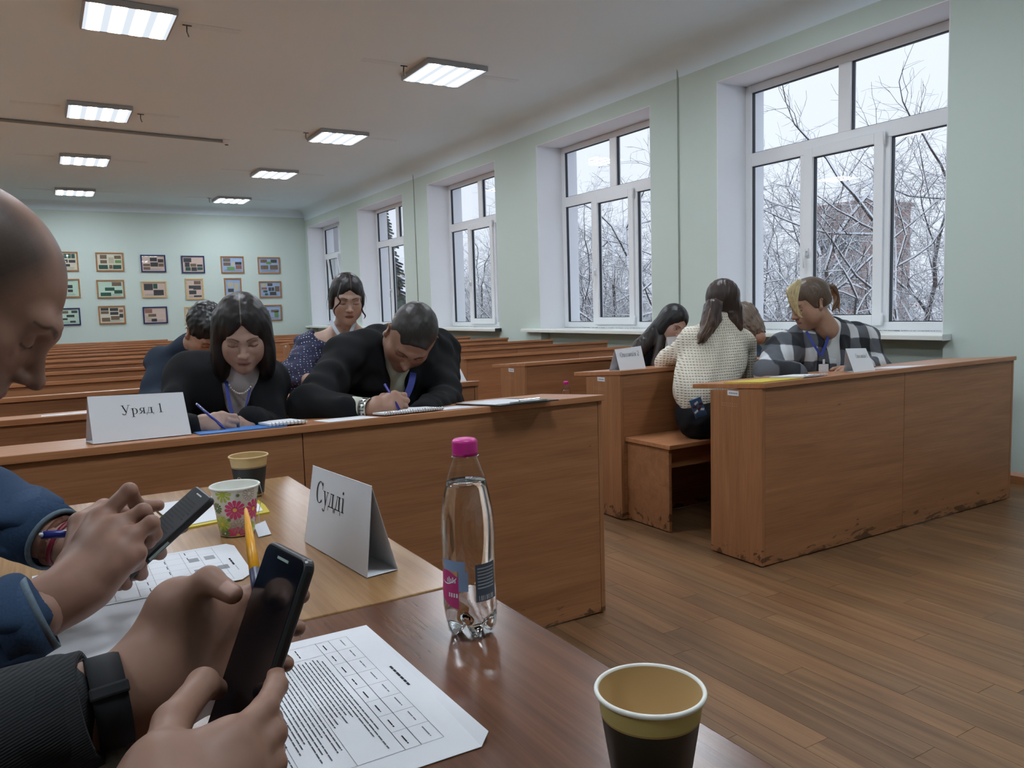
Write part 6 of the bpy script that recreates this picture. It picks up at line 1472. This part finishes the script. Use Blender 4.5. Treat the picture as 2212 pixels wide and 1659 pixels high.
plain('denim', JK, .85, .2, .15, 300, bmp=.2); plain('denim_seam', srgb(96, 110, 120), .9, .2, .1, 200)
def sleeve_end(a, b, r0, r1): 
    cuff('jacket_cuff', a, b, r0, r1, 'denim', p1, .004); d_ = _n(np.array(b) - a); cuff('cuff_hem', np.array(b) - d_ * .006, np.array(b) + d_ * .001, r1 + .0006, r1 + .0002, 'denim_seam', p1, .005)
sleeve_end(T(0, 1368, .882), T(92, 1322, .905), .049, .045)
sleeve_end(T(50, 1128, 1.105), T(122, 1166, 1.085), .052, .044)
plain('bracelet_brown', srgb(96, 58, 44), .7, .3, .3, 150)
a, b = T(122, 1166, 1.085), T(150, 1176, 1.083)
cuff('bead_bracelet', lerp3(a, b, .05), lerp3(a, b, .45), .036, .034, 'bracelet_brown', p1, .004); cuff('leather_strap', lerp3(a, b, .6), lerp3(a, b, .85), .034, .033, 'bead_red', p1, .003)
phone('slim black phone held by the balding person in the blue jacket', T(428, 1052, 1.15), T(464, 1080, 1.092), T(232, 1186, 1.135), text=True)
pn = thing('pen', 'blue pen tucked between the fingers of the balding person', 'pen', T(120, 1155, 1.0), 'ballpoint pens')
a, b = T(86, 1156, .985), T(205, 1150, 1.05)
MB().tube([lerp3(a, b, .04), lerp3(a, b, 1)], [.005, .005], 12).build('barrel', 'pen_blue', pn, smooth=True); MB().tube([a, lerp3(a, b, .04)], .003, 10).build('push_button', 'paper', pn, smooth=True)

# ---- person in the black sweater, nearest the lens
skn2 = srgb(142, 106, 88)
ptl, ptr, pbl = T(590, 1168, .655), T(677, 1212, .597), T(430, 1556, .648)
phone('black phone held upright in both hands nearest the lens', ptl, ptr, pbl)
LW = T(302, 1492, .618)
JL2 = {'W': LW, 0: [T(440, 1325, .695), T(548, 1284, .715), T(625, 1275, .685), T(652, 1287, .655)], 1: [T(432, 1385, .700), T(545, 1352, .712), T(622, 1345, .678), T(642, 1357, .648)],
       2: [T(415, 1438, .692), T(520, 1425, .700), T(598, 1422, .665), T(618, 1434, .640)], 3: [T(395, 1482, .680), T(480, 1485, .690), T(545, 1482, .665), T(570, 1490, .645)],
       't': [T(350, 1405, .640), T(378, 1300, .640), T(452, 1254, .635), T(502, 1283, .622)], 'n': _n(ray(400, 1400)), 's': 1.02, 'tn': _n(_n(CP - T(502, 1283, .622)) + np.array([0, .1, .5])), 'extra': [cap(T(340, 1450, .640), T(392, 1330, .655), .028, .026, .025), cap(T(335, 1480, .645), T(452, 1385, .695), .030, .024, .03), cap(T(340, 1505, .645), T(440, 1478, .690), .028, .022, .03), cap(T(400, 1330, .66), T(470, 1320, .70), .022, .016, .025)]}
l2 = hand_mesh(JL2, skn2, T(140, 1545, .588), h=.0015, armr=(.024, .023), nails=srgb(186, 148, 136))
JR2 = {'W': T(350, 1760, .455), 0: [T(498, 1600, .50), T(572, 1530, .535), T(596, 1482, .565), T(596, 1455, .588)], 1: [T(520, 1650, .495), T(590, 1585, .53), T(585, 1555, .57), T(560, 1548, .60)],
       2: [T(525, 1700, .49), T(590, 1650, .52), T(590, 1620, .56), T(560, 1610, .59)], 3: [T(510, 1750, .485), T(575, 1710, .51), T(575, 1690, .54), T(550, 1680, .56)],
       't': [T(345, 1655, .475), T(372, 1560, .515), T(438, 1478, .560), T(468, 1488, .592)], 'n': _n(CP - T(480, 1640, .5)), 's': 1.0, 'tn': _n(np.array([-.4, .5, .6]))}
r2 = hand_mesh(JR2, skn2, T(250, 1980, .40), h=.0015, armr=(.027, .029), nails=srgb(186, 148, 136))
hcn = V3(-.34, .50, 1.17); Rn = np.stack([V3(.15, -.99, 0), V3(.85, .13, -.5), V3(.49, .08, .86)], 1)
sk = dict(N=V3(-.42, .50, 1.02), A=V3(-.46, .32, .96), B=V3(-.46, .69, .96), H=V3(-.50, .50, .5), EA=V3(-.30, .22, .72), WA=T(330, 1800, .445), EB=V3(-.27, .70, .80), WB=LW, d=.11, hw=.17, ar=.052, sr=.062, HC=hcn - .06 * Rn[:, 2])
tv, tq = surf(torso(sk, -.006, (.5, .5), True), .01)
p2 = tag(mesh_np('person', [place_head(head(skn2, h=.004, male=True), hcn, Rn), l2, r2, (tv, tq, skn2)], 'skin'), 'person in black sweater and wrist band holding a phone nearest the lens', 'person', 'people at the near tables')
hair_mesh('hair', [ell((0, -.016, .040), (.083, .103, .091), 0), ell((0, .135, -.050), (.105, .100, .115), .012, 's'), rbox((0, .02, -.095), (.2, .2, .06), .02, 's')], Rn, hcn, srgb(40, 34, 32), p2, h=.005)
plain('band_rubber', srgb(24, 26, 29), .7, .3); plain('knit_black', srgb(25, 26, 30), .95, .15); 
m, nt, b_ = newmat('rib_black')
wv = N(nt, 'ShaderNodeTexWave', Scale=150.0, Distortion=.5); wv.bands_direction = 'Z'; L(nt, coords(nt, 'Object', (1, 1, 1), (.25, .35, 0)), wv.inputs[0])
L(nt, ramp(nt, wv.outputs[0], [(.2, srgb(22, 24, 27)), (.8, srgb(34, 36, 40))]), b_.inputs['Base Color']); b_.inputs['Roughness'].default_value = .95; bump(nt, b_, wv.outputs[0], .3, .0015)
SE = T(200, 1526, .60)
sw = torso(sk, .014, (0, 0), arms=False) + [cap(sk['B'], sk['EB'], .068, .060, .04), cap(sk['EB'], lerp3(sk['EB'], SE, .9), .058, .046, .03), cap(sk['A'], sk['EA'], .068, .058, .04)]
legs(sk, srgb(36, 38, 44), p2, (1, 0), .46, .36); V, Q = surf(sw, .005, wobble(.003, .05, 31)); V = relax(V, Q, 1, .4); mesh_np('black_sweater', [(V, Q, (.02, .02, .02))], 'rib_black', p2)
cuff('sweater_cuff', lerp3(sk['EB'], SE, .66), SE, .054, .0435, 'rib_black', p2, .006)
wd = _n(SE - LW)
wbn = cuff('wrist_band', LW + wd * .010, LW + wd * .034, .0355, .0360, 'band_rubber', p2, .003, sq=1.0)
u_ = _n(np.cross(wd, zz)); tn_ = _n(T(270, 1440, .55) - T(290, 1490, .62)); tn_ = _n(tn_ - wd * (tn_ @ wd)); sd_ = np.cross(wd, tn_)
MB().obox(LW + wd * .022 + tn_ * .0362, [sd_, wd, tn_], (.005, .0135, .002)).build('band_buckle', 'band_rubber', wbn, bevel=.003)
plain('knit_grey', srgb(150, 142, 132), .95, .15, .25, 260, bmp=.5)
ga, gb = T(250, 1980, .40), T(322, 1800, .445)
cuff('grey_knit_cuff', T(180, 2050, .385), T(300, 1850, .43), .050, .044, 'knit_grey', p2, .006)
gs = [cap(T(90, 1760, .60), T(230, 1705, .605), .030, .026, .03), cap(T(230, 1705, .605), T(285, 1675, .61), .026, .018, .03)]
V, Q = surf(gs, .003, wobble(.0015, .012, 3)); tag(mesh_np('scarf', [(V, Q, srgb(160, 150, 138))], 'cloth'), 'grey knitted scarf end lying under the black sleeve', 'scarf')
pn = thing('pen', 'yellow pen with navy end standing behind the near phone', 'pen', T(550, 1240, .72), 'ballpoint pens')
plain('pen_yellow', srgb(226, 158, 30), .35); plain('pen_navy', srgb(30, 34, 70), .35)
a, b = T(531, 1100, .80), T(550, 1232, .722); c = T(562, 1310, .69)
MB().tube([a, lerp3(a, b, .12), lerp3(a, b, .5), b], [.0016, .0028, .0044, .0050], 14).build('barrel', 'pen_yellow', pn, smooth=True)
MB().tube([a - (b - a) * .03, a], [.0006, .0012], 8).build('tip', 'gold', pn, smooth=True)
MB().tube([b, c], [.0051, .0052], 14).build('grip', 'pen_navy', pn, smooth=True)

for y_, who in ((1.08, 'balding person in the blue jacket'), (.50, 'person in the black sweater')):
    ch = thing('chair', 'plain wooden chair under the ' + who, 'chair', (-.55, y_, 0), 'chairs at the near tables')
    MB().box((-.74, y_ - .21, .435), (-.32, y_ + .21, .459)).build('seat', 'bench_top', ch, bevel=.003)
    MB().box((-.755, y_ - .20, .66), (-.737, y_ + .20, .86)).build('backrest', 'bench_top', ch, bevel=.003)
    for xa in (-.74, -.36):
        for ya in (y_ - .20, y_ + .17): MB().box((xa, ya, .001), (xa + .03, ya + .03, .434)).build('leg', 'table_leg', ch)
    for ya in (y_ - .17, y_ + .14): MB().box((-.735, ya, .4595), (-.715, ya + .03, .86)).build('back_post', 'table_leg', ch)
